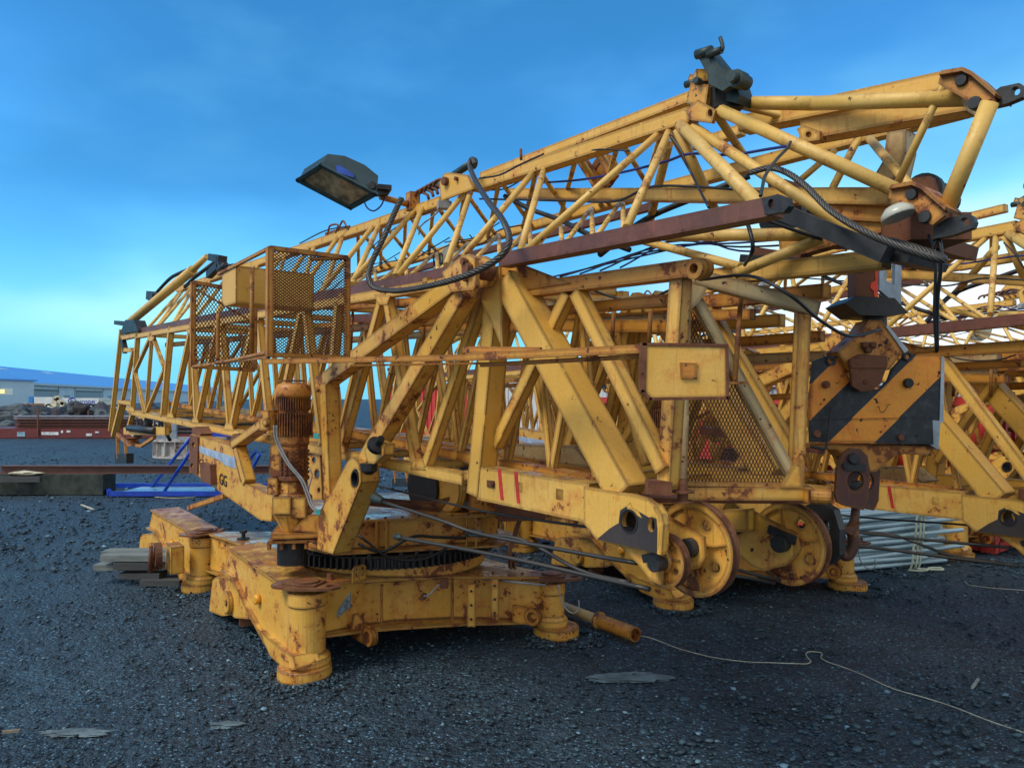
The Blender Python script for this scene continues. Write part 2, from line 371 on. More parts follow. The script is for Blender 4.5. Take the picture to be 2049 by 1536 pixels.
    ms, t, b = newmat('gravel_stone'); g2 = t.nodes.new('ShaderNodeNewGeometry')
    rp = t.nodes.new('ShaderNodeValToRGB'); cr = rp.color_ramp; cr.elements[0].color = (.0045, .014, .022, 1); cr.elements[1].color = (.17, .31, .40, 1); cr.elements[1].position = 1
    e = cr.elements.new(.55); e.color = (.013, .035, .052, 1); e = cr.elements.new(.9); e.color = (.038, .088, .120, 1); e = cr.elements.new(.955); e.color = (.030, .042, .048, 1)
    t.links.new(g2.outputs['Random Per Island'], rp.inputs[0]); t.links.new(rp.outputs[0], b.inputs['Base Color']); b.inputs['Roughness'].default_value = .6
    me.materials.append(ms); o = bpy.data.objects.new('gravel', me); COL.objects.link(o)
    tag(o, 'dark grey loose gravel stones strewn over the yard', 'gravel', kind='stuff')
ground()

# ------------------------------------------------------------------ the near crane
RING = Vector((-.90, 5.45, 0))
crane = empty('folded_tower_crane', RING, 'large folded yellow tower crane in the foreground, with floodlight, mesh cage and slewing motor', 'crane', 'folded yellow tower cranes parked side by side')
KEEP = {'mast', 'jib', 'slewing_platform', 'undercarriage', 'access_cage', 'expanded_metal', 'rail_wheel', 'slewing_motor', 'brake_housing', 'motor_flange', 'mast_end_frame', 'ring_gear', 'plate_rim', 'lamp_rim', 'sheave', 'flange', 'cheek_plate', 'hanging_tackle', 'strap_coil'}
def clusters(mb):
    par = list(range(len(mb.v)))
    def fd(i):
        while par[i] != i: par[i] = par[par[i]]; i = par[i]
        return i
    for f in mb.f:
        a = fd(f[0])
        for i in f[1:]: par[fd(i)] = a
    isl = {}
    for i in range(len(mb.v)): isl.setdefault(fd(i), []).append(i)
    B = []
    for k, ids in isl.items():
        P = np.array([mb.v[i] for i in ids]); B.append([P.min(0) - .008, P.max(0) + .008, {k}])
    ch = True
    while ch:
        ch = False
        for i in range(len(B)):
            for j in range(i + 1, len(B)):
                if (B[i][0] <= B[j][1]).all() and (B[j][0] <= B[i][1]).all():
                    B[i] = [np.minimum(B[i][0], B[j][0]), np.maximum(B[i][1], B[j][1]), B[i][2] | B[j][2]]; B.pop(j); ch = True; break
            if ch: break
    out = []
    for b in B:
        m2 = MB(); mp_ = {}
        for f, s_ in zip(mb.f, mb.sm):
            if fd(f[0]) in b[2]:
                g = []
                for i in f:
                    if i not in mp_: mp_[i] = len(m2.v); m2.v.append(mb.v[i])
                    g.append(mp_[i])
                m2.f.append(g); m2.sm.append(s_)
        out.append(m2)
    return sorted(out, key=lambda m: -len(m.v))
def part(mb, name, mat, parent=crane, label=None):
    if name not in KEEP and len(mb.v) < 4000:
        cl = clusters(mb)
        if len(cl) > 1:
            objs = [c.build(name, mat, parent) for c in cl]; return objs[0]
    o = mb.build(name, mat, parent)
    if label: o['label'] = label
    return o
WM = 1.0                                        # mast width
# --- mast: four chords
mm = MB()
LC = [K(258, 824), K(925, 958)]; HC = [K(955, 966), K(1178, 1007)]; TCm = [K(272, 672), K(955, 554)]
for off in (0, WM):
    o_ = V * off
    mm.box(LC[0] + o_, LC[1] + o_, .058, .06)
    mm.box(HC[0] + o_, HC[1] + o_, .155, .10)
    mm.box(TCm[0] + o_, TCm[1] + o_, .052, .06)
mast = part(mm, 'mast', M_Y)
def strut(x1, y1, x2, y2, w=.05, d=None, v=0.0, v2=None, parent=mast, mat=M_Y, name='brace', rear=None, ext=.0):
    mb = MB(); p, q = K(x1, y1, v), K(x2, y2, v if v2 is None else v2)
    mb.box(p, q, w, d or w, ext=ext); o = part(mb, name, mat, parent)
    if rear is not None:
        mb = MB(); mb.box(p + V * rear, q + V * rear, w, d or w, ext=ext); part(mb, name, mat, parent)
    return o
FR = [(271, 672, 260, 824, .05), (336, 665, 321, 832, .055), (301, 668, 267, 743, .035), (301, 668, 326, 738, .035),
      (326, 738, 289, 828, .035), (267, 743, 287, 828, .035), (301, 668, 289, 828, .035),
      (378, 658, 340, 834, .048), (380, 656, 389, 842, .048), (432, 646, 391, 842, .048), (438, 645, 455, 855, .048),
      (505, 634, 459, 856, .05), (512, 632, 536, 872, .05), (600, 616, 545, 874, .05), (606, 614, 640, 893, .05), (672, 604, 646, 894, .05),
      (761, 590, 676, 902, .05), (768, 588, 828, 934, .05), (968, 566, 845, 938, .05)]
for a in FR: strut(a[0], a[1], a[2], a[3], a[4], rear=WM)
# heavy end: big post, big diagonal, head bar and their braces
strut(985, 548, 944, 990, .088, .10, v=-.004, name='post', rear=WM)
strut(1004, 560, 1238, 990, .125, .12, v=-.006, name='diagonal', rear=WM)
strut(1042, 580, 1384, 535, .062, .07, v=.05, name='head_bar', mat=M_YR, rear=WM - .1)
strut(1131, 586, 985, 892, .052, v=.06, rear=WM - .1)
strut(1147, 584, 1322, 940, .056, v=.05, rear=WM - .1)
strut(1352, 556, 1326, 972, .058, .06, v=.07, name='post', mat=M_YC)
# gusset at the head
mb = MB(); mb.prism(poly([(990, 560), (1000, 528), (1040, 527), (1085, 545), (1140, 566), (1045, 580)], .04), V * .012); part(mb, 'gusset', M_YR, mast)
mb = MB(); mb.prism(poly([(960, 600), (968, 545), (1000, 530), (1006, 700), (985, 650)], -.012), V * .01); part(mb, 'gusset', M_Y, mast)
# inner floor beams and rails
for (a, b_, v, wd, mat) in (((640, 856), (1196, 968), .16, .05, M_YR), ((560, 845), (1250, 985), .40, .04, M_BR), ((560, 836), (1190, 952), .55, .05, M_YR),
                            ((440, 815), (1150, 935), .75, .035, M_YG), ((500, 832), (940, 925), .28, .025, M_YG)):
    strut(a[0], a[1], b_[0], b_[1], wd, .05, v=v, name='floor_beam', mat=mat)
mb = MB(); mb.prism(poly([(1006, 912), (1022, 888), (1150, 893), (1185, 935), (1020, 920)], .62), V * .2); part(mb, 'floor_box', M_YG, mast)
# the inner mast section nested inside the outer one
for v_ in (.17, .80):
    mb = MB(); mb.box(K(330, 806, v_), K(1180, 960, v_), .045, .045); part(mb, 'inner_chord', M_YR, mast)
    mb = MB(); mb.box(K(330, 690, v_), K(1330, 600, v_), .045, .045); part(mb, 'inner_chord', M_YR, mast)
    xs3 = [345, 378, 415, 456, 502, 554, 612, 676, 748, 828, 916, 1010, 1100, 1190]
    for i in range(len(xs3) - 1):
        xa_, xb_ = xs3[i], xs3[i + 1]; ta = 690 - (xa_ - 330) * .09; ba = 806 + (xa_ - 330) * .181; tb_ = 690 - (xb_ - 330) * .09; bb_ = 806 + (xb_ - 330) * .181
        xm = (xa_ + xb_) / 2; tm = 690 - (xm - 330) * .09
        strut(xm + 14, tm, xa_, ba, .032, v=v_, name='inner_brace'); strut(xm + 14, tm, xb_, bb_, .032, v=v_, name='inner_brace')
for (a, b_, c_, d_, v_, w_, m_) in ((690, 612, 1010, 590, .35, .05, M_YR), (640, 652, 1335, 652, .45, .055, M_YR), (690, 680, 1330, 634, .6, .045, M_YG), (1030, 618, 1335, 600, .55, .06, M_YG), (1050, 640, 1500, 628, .9, .05, M_YR), (700, 640, 1000, 628, .8, .09, M_BR), (1180, 665, 1560, 640, 1.1, .06, M_Y),
                                (1380, 690, 1640, 672, 1.2, .05, M_YR), (1390, 722, 1650, 712, 1.25, .05, M_YG), (1420, 800, 1640, 790, 1.3, .03, M_YR), (1400, 860, 1640, 900, 1.2, .04, M_BR)):
    strut(a, b_, c_, d_, w_, .05, v=v_, name='inner_bar', mat=m_)
for x_ in (1160, 1228, 1302, 706, 850):
    mb = MB(); mb.tube([K(x_, 622, .4), K(x_ - 4, 702, .4)], .010, 8); part(mb, 'rail_upright', M_YR, mast)
for (a, b_, c_, d_, v_) in ((1200, 640, 1130, 905, .75), (1210, 640, 1290, 930, .75), (1090, 660, 1000, 880, .85), (1075, 640, 1130, 900, .9), (1255, 650, 1200, 900, .95), (1420, 700, 1350, 900, 1.25), (1450, 720, 1560, 930, 1.2), (1500, 700, 1420, 880, 1.3)):
    strut(a, b_, c_, d_, .055, v=v_, name='inner_brace')
# gusset plates at the panel points
for (x_, y_, s_) in ((301, 672, 1), (379, 658, 1), (435, 646, 1), (508, 633, 1), (603, 615, 1), (765, 589, 1), (262, 824, -1), (340, 836, -1), (390, 846, -1), (457, 860, -1), (541, 878, -1), (676, 906, -1), (836, 938, -1)):
    k_ = .55 if x_ < 400 else (.75 if x_ < 620 else 1.15)
    mb = MB(); mb.prism(poly([(x_ - 14 * k_, y_), (x_ + 14 * k_, y_ + 1), (x_ + 8 * k_, y_ + s_ * 18 * k_), (x_ - 8 * k_, y_ + s_ * 18 * k_)], -.004), V * .006); part(mb, 'gusset', M_Y, mast)
# cross ties between the two sides
for (x, y) in ((260, 826), (322, 835), (390, 848), (457, 863), (540, 880), (642, 900), (735, 918), (835, 940), (935, 960), (1040, 985), (1120, 1000)):
    mb = MB(); p = K(x, y); mb.box(p, p + V * WM, .045, .045, n=UP); part(mb, 'cross_tie', M_Y, mast)
for (x, y) in ((272, 673), (338, 661), (380, 654), (436, 644), (508, 632), (604, 615), (680, 602), (764, 588), (850, 573), (940, 557)):
    mb = MB(); p = K(x, y); mb.box(p, p + V * WM, .045, .045, n=UP); part(mb, 'cross_tie', M_Y, mast)
tt = [(260, 826), (390, 848), (540, 880), (735, 918), (935, 960)]
for i in range(4):
    mb = MB(); a, b_ = K(*tt[i]), K(*tt[i + 1]) + V * WM
    if i % 2: a, b_ = K(*tt[i]) + V * WM, K(*tt[i + 1])
    mb.box(a, b_, .035, .035, n=UP); part(mb, 'cross_tie', M_Y, mast)
# end plates with the big bores
for off in (0, WM):
    o_ = V * (off - .012)
    mb = MB(); mb.prism([p + o_ for p in poly([(1172, 972), (1272, 988), (1300, 996), (1318, 1010), (1329, 1030), (1332, 1050), (1328, 1108), (1197, 1078), (1172, 1046)])], V * .02,
             [[p + o_ for p in ell(1264, 1042, 14, 22)], [p + o_ for p in ell(1308, 1048, 7, 15, n=12)]])
    ep = part(mb, 'end_plate', M_Y, mast)
    mb = MB(); mb.ring((K(1264, 1042) + o_), V, [(.045, -.004), (.045, .12), (.038, .12), (.038, -.004)], 20); part(mb, 'bore_sleeve', M_GR, mast)
    mb = MB(); mb.box(K(1328, 1060) + o_, K(1332, 1050) + o_ + V * .002, .01, .01)
    mb = MB(); ol = poly([(1318, 1008), (1329, 1028), (1333, 1050), (1329, 1109)]); il = poly([(1312, 1014), (1322, 1032), (1325, 1052), (1321, 1107)])
    mb.prism([p + o_ - V * .004 for p in ol + il[::-1]], V * .035); part(mb, 'end_flange', M_Y, mast)
# worn grease patch round the bore (a film 1 mm proud of the plate)
mb = MB(); mb.prism([p - V * .0145 for p in poly([(1200, 1077), (1225, 1056), (1243, 1045), (1246, 1020), (1258, 1012), (1266, 1004), (1270, 1014), (1283, 1022), (1290, 1036), (1318, 1036), (1320, 1060), (1319, 1105), (1290, 1098)])], V * .0015,
     [[p - V * .0145 for p in ell(1264, 1042, 14.5, 22.5)], [p - V * .0145 for p in ell(1308, 1048, 7.5, 15.5, n=12)]])
M_GREASE = paint('worn_greasy_steel', (.035, .03, .032), (.06, .045, .04), rust=.35, spots=.2, top=0, edge=.1, rustc=(.16, .10, .05), streak=.3, seed=23)
part(mb, 'worn_patch', M_GREASE, mast)
mb = MB()
for x in (999, 1032):
    mb.prism(poly([(x - 3.5, 938 + (x - 999) * .18), (x + 2.5, 939 + (x - 999) * .18), (x + 8, 1000 + (x - 999) * .2), (x + 2, 999 + (x - 999) * .2)], -.003), V * .0025)
part(mb, 'red_paint_stripes', M_RED, mast)
mb = MB(); mb.lathe(K(981, 967, -.02), V, [(.012, 0), (.012, .03)], 6); mb.prism(poly([(974, 960), (988, 962), (988, 976), (974, 974)], -.006), V * .005); part(mb, 'bolt', M_RU, mast)
# left end of the mast: tapering end frame, hanging link, guide pulley
mb = MB()
mb.box(K(239, 660, .0), K(217, 862, .0), .05, .05); mb.box(K(243, 700), K(262, 700), .05, .05); mb.box(K(236, 803), K(262, 807), .05, .05)
mb.box(K(264, 700), K(242, 800), .04, .04); mb.box(K(240, 676), K(275, 668), .06, .06); mb.box(K(238, 808), K(222, 872), .06, .08)
mb.box(K(247, 862, .0), K(330, 862, .0), .09, .05); mb.box(K(244, 812, .4), K(325, 860, .4), .05, .05); mb.box(K(262, 824), K(252, 862), .05, .05)
mb.box(K(325, 800, .1), K(330, 866, .1), .08, .06)
part(mb, 'mast_end_frame', M_Y, mast)
mb = MB(); mb.prism(poly([(240, 668), (250, 640), (268, 640), (276, 662)], -.02), V * .12); mb.box(K(228, 645), K(272, 652), .05, .1); mb.box(K(241, 678), K(246, 700), .08, .05, ext=.02)
part(mb, 'end_bracket', M_DK, mast)
mb = MB()
for a, b_ in (((232, 868), (254, 889)), ((254, 889), (280, 892)), ((280, 892), (306, 875)), ((232, 870), (234, 918)), ((248, 885), (251, 916))): mb.box(K(*a), K(*b_), .035, .03)
mb.lathe(K(266, 884), UP, [(.10, -.02), (.06, .0), (.06, .03), (.10, .05)], 14)
part(mb, 'guide_link', M_YR, mast)
mb = MB(); mb.box(K(230, 917), K(253, 917), .12, .08); mb.tube([K(298, 838, .1), K(294, 860, .1), K(275, 868, .1)], .05, 8); mb.tube([K(258, 856), K(312, 862)], .04, 8); mb.tube([K(320, 842, .1), K(340, 880, .1)], .02, 6)
for i in range(7): mb.tube(curve_pts([K(265 + i * 9, 838, .1 + i * .03), K(270 + i * 8, 868, .1), K(285 + i * 7, 862 - i * 3, .1)], 4), .012, 5)
part(mb, 'hanging_tackle', M_DK, mast)

# --- jib lying on the mast
JT = .5                                          # v of the jib's top chord
jm = MB()
jm.box(K(352, 579, JT), K(880, 402, JT), .062, .07); jm.box(K(945, 372, JT), K(1378, 228, JT), .066, .07)
jm.box(K(960, 353, .66), K(1120, 292, .68), .05, .05); jm.box(K(1120, 292, .68), K(1380, 192, .7), .05, .05)
jib = part(jm, 'jib', M_Y)
def jtube(x1, y1, v1, x2, y2, v2, r=.019, mat=M_YT, name='lattice_tube', parent=None, n=10):
    mb = MB(); mb.tube([K(x1, y1, v1), K(x2, y2, v2)], r, n); return part(mb, name, mat, parent or jib)
# brown lower rails
strut(276, 662, 955, 533, .058, .06, v=.02, parent=jib, mat=M_BR, name='lower_rail')
strut(998, 520, 1545, 411, .060, .07, v=-.06, parent=jib, mat=M_BR, name='lower_rail')
mb = MB(); mb.prism(poly([(1525, 398), (1556, 388), (1574, 395), (1578, 412), (1568, 424), (1530, 430)], -.075), V * .02, [ell(1543, 408, 7, 10, -.075, 14)])
mb.prism(poly([(1540, 396), (1562, 390), (1578, 396), (1583, 412), (1574, 424), (1540, 432)], .0), V * .02, [ell(1560, 408, 7, 10, .0, 14)]); part(mb, 'rail_lug', M_DK, jib)
# far rails
strut(700, 553, 1321, 376, .055, v=1.15, parent=jib, mat=M_Y, name='far_rail'); strut(1321, 376, 1930, 214, .060, v=1.15, v2=1.1, parent=jib, mat=M_Y, name='far_rail')
strut(700, 573, 1300, 412, .045, v=1.35, parent=jib, mat=M_BR, name='far_rail')
strut(1018, 386, 1782, 392, .060, .07, v=.9, v2=.55, parent=jib, mat=M_Y, name='mid_chord')
J = [(1325, 262, 1050, 503), (1341, 258, 1254, 455), (1073, 338, 925, 515), (1090, 334, 1040, 505), (933, 382, 796, 551), (944, 378, 893, 530),
     (838, 412, 702, 565), (848, 408, 790, 552), (752, 447, 640, 586), (762, 443, 705, 568), (680, 470, 590, 597), (688, 467, 645, 585), (622, 490, 545, 606), (630, 487, 600, 594)]
for i, a in enumerate(J): jtube(a[0], a[1], JT + .03, a[2], a[3], .05, .0170 if i < 8 else .018)
for x0, x1 in ((565, 480), (570, 540), (512, 430), (516, 485), (462, 384), (466, 432), (418, 346), (422, 376), (386, 314), (390, 344), (365, 292), (368, 312)):
    jtube(x0, 579 - (x0 - 352) * .335 + 4, JT + .03, x1, 662 - (x1 - 276) * .19 + 2, .05, .018)
jtube(1362, 250, JT, 1526, 418, .0, .026); jtube(1337, 290, JT, 1300, 446, 1.0, .022); jtube(1356, 258, JT, 1430, 420, .75, .022)
jtube(1387, 255, JT, 1758, 498, .42, .022); jtube(1440, 220, JT, 1792, 380, .5, .026); jtube(1432, 226, .55, 1508, 340, 1.1, .018)
jtube(1470, 209, .6, 1724, 270, 1.05, .015); jtube(1470, 206, .62, 1636, 207, .58, .027); jtube(1630, 207, .58, 1935, 196, .5, .027)
jtube(1721, 270, 1.05, 1660, 388, .92, .016); jtube(1738, 275, 1.05, 1820, 372, .6, .017); jtube(1672, 300, 1.0, 1590, 370, .9, .014)
jtube(1893, 160, .5, 1795, 368, .55, .013); jtube(1981, 205, .42, 1893, 420, .42, .026)
jtube(1317, 471, .35, 1640, 469, .4, .024); jtube(1470, 548, .3, 1645, 476, .4, .020); jtube(1235, 468, .6, 1482, 534, .36, .018)
# second tubes and far-side lattice: from the top chord to the far rail
def onTC(x): return K(x, 579 - (x - 352) * .3395, JT)
def onFR(x): return K(x, 553 - (x - 700) * .285, 1.15)
xs_ = [1330, 1240, 1155, 1075, 1000, 930, 868, 812, 762, 716, 672]
for i in range(len(xs_) - 1):
    for k, (a, b_) in enumerate(((xs_[i], xs_[i] - 8), (xs_[i], xs_[i + 1] + 6))):
        mb = MB(); mb.tube([onTC(a), onFR(b_ + (70 if k == 0 else 40))], .014, 8); part(mb, 'lattice_tube', M_YT, jib)
for i in range(9):                                # lower plane lattice between the two rails
    x0 = 690 + i * 62; a = K(x0, 588 - (x0 - 660) * .197, .03); b_ = onFR(x0 + 60); c = K(x0 + 62, 588 - (x0 + 2) * .197 + 0 if False else 588 - (x0 + 62 - 660) * .197, .03)
    mb = MB(); mb.tube([a, b_], .012, 8); part(mb, 'lattice_tube', M_YT, jib)
    mb = MB(); mb.tube([b_, c], .012, 8); part(mb, 'lattice_tube', M_YT, jib)
# heavy head beams
strut(1478, 246, 1890, 160, .068, .09, v=.75, parent=jib, mat=M_Y, name='head_beam'); strut(1600, 262, 1935, 198, .075, .09, v=.62, parent=jib, mat=M_Y, name='head_beam')
strut(1385, 290, 1480, 258, .05, v=1.0, parent=jib, mat=M_Y, name='head_beam')
mb = MB(); mb.prism(poly([(1594, 258), (1608, 250), (1640, 262), (1640, 280), (1605, 285)], .6), V * .05, [ell(1618, 269, 6, 6, .6, 12)]); part(mb, 'end_cap', M_Y, jib)
def headplate(dx, dy, v):
    mb = MB(); sh = lambda P: [(x + dx, y + dy) for x, y in P]
    mb.prism(poly(sh([(1877, 168), (1882, 147), (1900, 139), (1928, 138), (1943, 146), (1992, 190), (1990, 203), (1966, 222), (1945, 212), (1925, 195)]), v), V * .016, [ell(1922 + dx, 160 + dy, 7, 8, v, 12)])
    mb.prism(poly(sh([(1878, 150), (1884, 141), (1926, 134), (1944, 142), (1992, 186), (1990, 192), (1942, 150), (1924, 142), (1888, 148)]), v - .02), V * .14); part(mb, 'head_plate', M_YR, jib)
    mb = MB(); mb.lathe(K(1922 + dx, 160 + dy, v - .012), V, [(.016, 0), (.018, .004), (.018, .1)], 14); mb.lathe(K(1948 + dx, 205 + dy, v - .010), V, [(.018, 0), (.020, .004), (.020, .03)], 14); part(mb, 'pin', M_DK, jib)
headplate(0, 0, .42); headplate(-100, 228, .35)
def lug(x, y, v, L_):
    mb = MB(); mb.prism(poly([(x, y - 4), (x + L_ * .35, y - 22), (x + L_ * .9, y - 30), (x + L_, y - 26), (x + L_ * 1.06, y - 14), (x + L_, y - 2), (x + L_ * .5, y + 12), (x, y + 20)], v), V * .03, [ell(x + L_ * .80, y - 14, 9, 9, v, 14)])
    part(mb, 'pin_lug', M_DK, jib)
lug(1978, 196, .45, 68); lug(1868, 458, .38, 78)
# dark box beam and clutter at the jib nose
strut(1562, 424, 1768, 508, .055, .06, v=.28, parent=jib, mat=M_DK, name='dark_beam')
strut(1395, 556, 1765, 516, .062, .07, v=.4, parent=jib, mat=M_Y, name='nose_beam'); strut(1480, 516, 1690, 530, .03, .15, v=.5, parent=jib, mat=M_DK, name='nose_beam')
strut(1560, 500, 1800, 430, .085, .06, v=.62, parent=jib, mat=M_YR, name='nose_beam'); strut(1640, 420, 1790, 428, .06, .06, v=.6, parent=jib, mat=M_YR, name='nose_beam')
strut(1600, 455, 1880, 470, .10, .06, v=.75, parent=jib, mat=M_YR, name='nose_beam'); strut(1700, 440, 1900, 448, .05, .08, v=.7, parent=jib, mat=M_RU, name='nose_beam')
mb = MB(); mb.prism(poly([(1752, 498), (1765, 485), (1800, 490), (1822, 510), (1815, 525), (1765, 522)], .36), V * .3); part(mb, 'nose_block', M_DK, jib)
mb = MB(); mb.box(K(1500, 505, .6), K(1600, 520, .6), .05, .3); mb.box(K(1760, 480, .7), K(1890, 488, .7), .05, .3); mb.cuboid(K(1850, 465, .6), .2, .2, .09); part(mb, 'nose_pan', M_RU, jib)
# mast head drum and winches seen in the jib
mb = MB(); mb.lathe(K(1560, 430, .75), V, [(.10, 0), (.10, .04), (.04, .05), (.04, .25), (.10, .26), (.10, .30)], 22); mb.lathe(K(1845, 385, .75), V, [(.07, 0), (.07, .03), (.05, .03), (.05, .22)], 20); part(mb, 'rope_drum', M_DK, jib)
mb = MB(); mb.prism(poly([(1536, 368), (1570, 358), (1590, 372), (1592, 388), (1540, 388)], .8), V * .1); mb.prism(poly([(1815, 358), (1860, 352), (1872, 385), (1830, 388)], .7), V * .15); part(mb, 'winch_housing', M_RU, jib)
mb = MB(); mb.prism(poly([(1750, 350), (1768, 320), (1775, 262), (1812, 258), (1812, 300), (1800, 350), (1770, 368)], 1.0), V * .10); part(mb, 'counter_arm', M_YG, jib)
mb = MB(); mb.lathe(K(1796, 428, .32), Vector((.25, -.2, -.95)), [(.0, -.03), (.030, -.025), (.048, -.008), (.052, .008), (.050, .012)], 20, True); part(mb, 'lamp_dome', M_WHT, jib)
mb = MB(); mb.lathe(K(1606, 445, .5), V, [(.03, 0), (.03, .06)], 16, True); part(mb, 'lamp_dome', M_WHT, jib)
mb = MB(); mb.ring(K(1205, 345, .85), V, [(.10, 0), (.10, .02), (.06, .02), (.06, 0)], 22); mb.lathe(K(1205, 345, .85), V, [(.085, .005), (.085, .015)], 22); mb.box(K(1160, 320, .8), K(1196, 375, .8), .05, .04); mb.box(K(1195, 305, .8), K(1225, 355, .8), .04, .04); part(mb, 'guide_sheave', M_YR, jib)
# lug box on the top chord, tube with pin
mb = MB(); mb.prism(poly([(879, 366), (888, 347), (900, 345), (936, 350), (946, 373), (947, 378), (882, 402)], JT - .05), V * .014); mb.prism(poly([(879, 366), (888, 347), (900, 345), (936, 350), (946, 373), (947, 378), (882, 402)], JT + .10), V * .014); part(mb, 'lug_plate', M_Y, jib)
mb = MB(); mb.lathe(K(887, 362, JT - .075), V, [(.026, 0), (.026, .04)], 14); mb.lathe(K(910, 357, JT - .07), V, [(.012, 0), (.012, .03)], 10); part(mb, 'pin', M_RU, jib)
mb = MB(); mb.tube([K(905, 352, JT + .02), K(944, 326, JT - .02)], .022, 12); mb.lathe(K(944, 326, JT - .05), V, [(.034, 0), (.034, .02)], 14); mb.tube([K(862, 378, JT + .02), K(890, 366, JT + .02)], .02, 10); part(mb, 'pin_tube', M_GN, jib)
# coiled flat straps by the lamp pole
mb = MB()
for i in range(6):
    x, y = 828 + i * 9, 386 - i * 5; mb.tube(curve_pts([K(x - 6, y + 12, JT), K(x - 2, y + 2, JT), K(x + 12, y - 2, JT + .02), K(x + 26, y + 3, JT), K(x + 30, y + 12, JT)], 4), .010, 6)
part(mb, 'strap_coil', M_RU, jib)
mb = MB(); mb.tube([K(1043, 320, JT), K(1042, 298, JT)], .008, 8); mb.tube(curve_pts([K(676, 462, JT), K(686, 442, JT), K(696, 458, JT), K(700, 452, JT)], 5), .008, 6); mb.tube(curve_pts([K(656, 470, JT), K(660, 452, JT), K(676, 450, JT), K(672, 466, JT)], 3), .008, 6); mb.box(K(650, 468, JT), K(690, 456, JT), .02, .03); part(mb, 'hook_bracket', M_RU, jib)
# crank fitting at the top
mb = MB(); mb.prism(poly([(1372, 206), (1382, 165), (1418, 170), (1412, 212)], JT - .02), V * .14); mb.box(K(1376, 160, JT), K(1412, 168, JT), .05, .05); mb.cuboid(K(1404, 156, JT), .06, .06, .05)
part(mb, 'crank_seat', M_YC, jib)
mb = MB(); mb.prism(poly([(1372, 222), (1396, 199), (1432, 220), (1424, 246), (1380, 240)], JT - .03), V * .02, [ell(1421, 226, 5, 8, JT - .03, 12)]); part(mb, 'lug_plate', M_YC, jib)
mb = MB()
mb.prism(poly([(1393, 108), (1402, 98), (1418, 97), (1444, 138), (1470, 140), (1478, 160), (1446, 182), (1418, 168), (1416, 150)], JT - .06), V * .035)
mb.prism(poly([(1404, 104), (1424, 98), (1456, 138), (1472, 150), (1462, 168), (1430, 150)], JT + .03), V * .04)
mb.lathe(K(1462, 152, JT - .12), V, [(.022, 0), (.022, .03), (.034, .03), (.034, .08), (.028, .08), (.028, .11)], 18)
mb.prism(poly([(1440, 176), (1470, 158), (1480, 190), (1474, 206), (1452, 202)], JT), V * .1)
mb.tube([K(1394, 110, JT - .06), K(1424, 101, JT - .06)], .020, 12)
mb.tube([K(1416, 110, JT - .07), K(1444, 100, JT - .07)], .015, 10); mb.tube(curve_pts([K(1440, 101, JT - .07), K(1446, 98, JT - .07), K(1445, 88, JT - .07), K(1441, 75, JT - .07)], 4), .008, 8)
mb.lathe(K(1392, 160, JT - .05), V, [(.014, 0), (.014, .08)], 10); mb.tube([K(1372, 170, JT), K(1395, 163, JT)], .016, 8)
part(mb, 'crank_handle', M_GN, jib)
mb = MB(); mb.cuboid(K(1452, 200, JT + .05), .12, .12, .10); mb.tube([K(1428, 206, JT), K(1475, 214, JT + .1)], .035, 12); part(mb, 'crank_base', M_DK, jib)
# hinged tube and linkage at the far end
mb = MB(); mb.tube([K(256, 648, .1), K(386, 540, .3)], .05, 14); mb.tube([K(386, 540, .3), K(414, 513, .35)], .035, 10, r2=.028); part(mb, 'strut_tube', M_YT, jib)
mb = MB(); mb.tube(curve_pts([K(300, 600, .3), K(336, 561, .35), K(356, 548, .4), K(392, 532, .45), K(416, 512, .45)], 4), .02, 6); mb.tube([K(370, 574, .3), K(388, 556, .3), K(430, 524, .4)], .02, 6)
mb.box(K(416, 514, .3), K(436, 518, .3), .07, .09); mb.box(K(432, 515, .3), K(440, 545, .3), .045, .06); mb.tube([K(438, 540, .3), K(452, 530, .3)], .03, 8); mb.tube([K(452, 531, .3), K(485, 527, .4)], .010, 6); mb.box(K(292, 590, .2), K(304, 596, .2), .1, .1); mb.box(K(412, 550, .3), K(432, 530, .3), .07, .06)
part(mb, 'luffing_linkage', M_DK, jib)
# board with number
mb = MB(); mb.prism(poly([(862, 545), (886, 500), (903, 480), (912, 488), (905, 530), (890, 545)], .9), V * .01); nb = part(mb, 'number_board', M_WHT, jib)
text('100', 'number', M_BLK, nb, K(882, 519, .895), V * .3 + UP * .10 - U, UP, .13)
# loose electric cables laced through the lattice
def cable(pts, r=.005, mat=M_CBL, parent=jib, name='electric_cable', k=6):
    mb = MB(); mb.tube(curve_pts([K(*p) for p in pts], k), r, 6); return part(mb, name, mat, parent)
cable([(960, 357, .42), (1000, 350, .42), (1040, 330, .42), (1088, 308, .45)], .005)
cable([(600, 487, .42), (650, 462, .42), (700, 452, .5)], .005)
cable([(700, 560, .3), (740, 500, .3), (800, 450, .45), (880, 415, .5)], .004)
cable([(960, 398, .6), (1050, 400, .5), (1140, 402, .5), (1230, 403, .5), (1290, 378, .45), (1330, 372, .4), (1400, 374, .4), (1480, 380, .4), (1520, 384, .4)], .006)
cable([(960, 380, .6), (1010, 378, .6), (1060, 350, .6), (1130, 320, .55), (1190, 300, .5), (1260, 302, .5)], .004)
cable([(1080, 366, .7), (1160, 360, .6), (1240, 346, .5), (1330, 324, .5), (1380, 308, .45), (1460, 310, .5), (1540, 298, .5), (1580, 292, .48)], .006, M_CBLU)
cable([(1340, 270, .4), (1362, 300, .4), (1370, 320, .4), (1385, 350, .4), (1400, 380, .3), (1418, 415, .2)], .005)
cable([(1582, 284, .45), (1576, 296, .42), (1555, 318, .3), (1532, 350, .1), (1526, 372, .0), (1522, 392, -.08)], .006, M_GN)
cable([(1488, 432, .1), (1500, 460, .1), (1506, 500, .1), (1490, 530, .2)], .007)
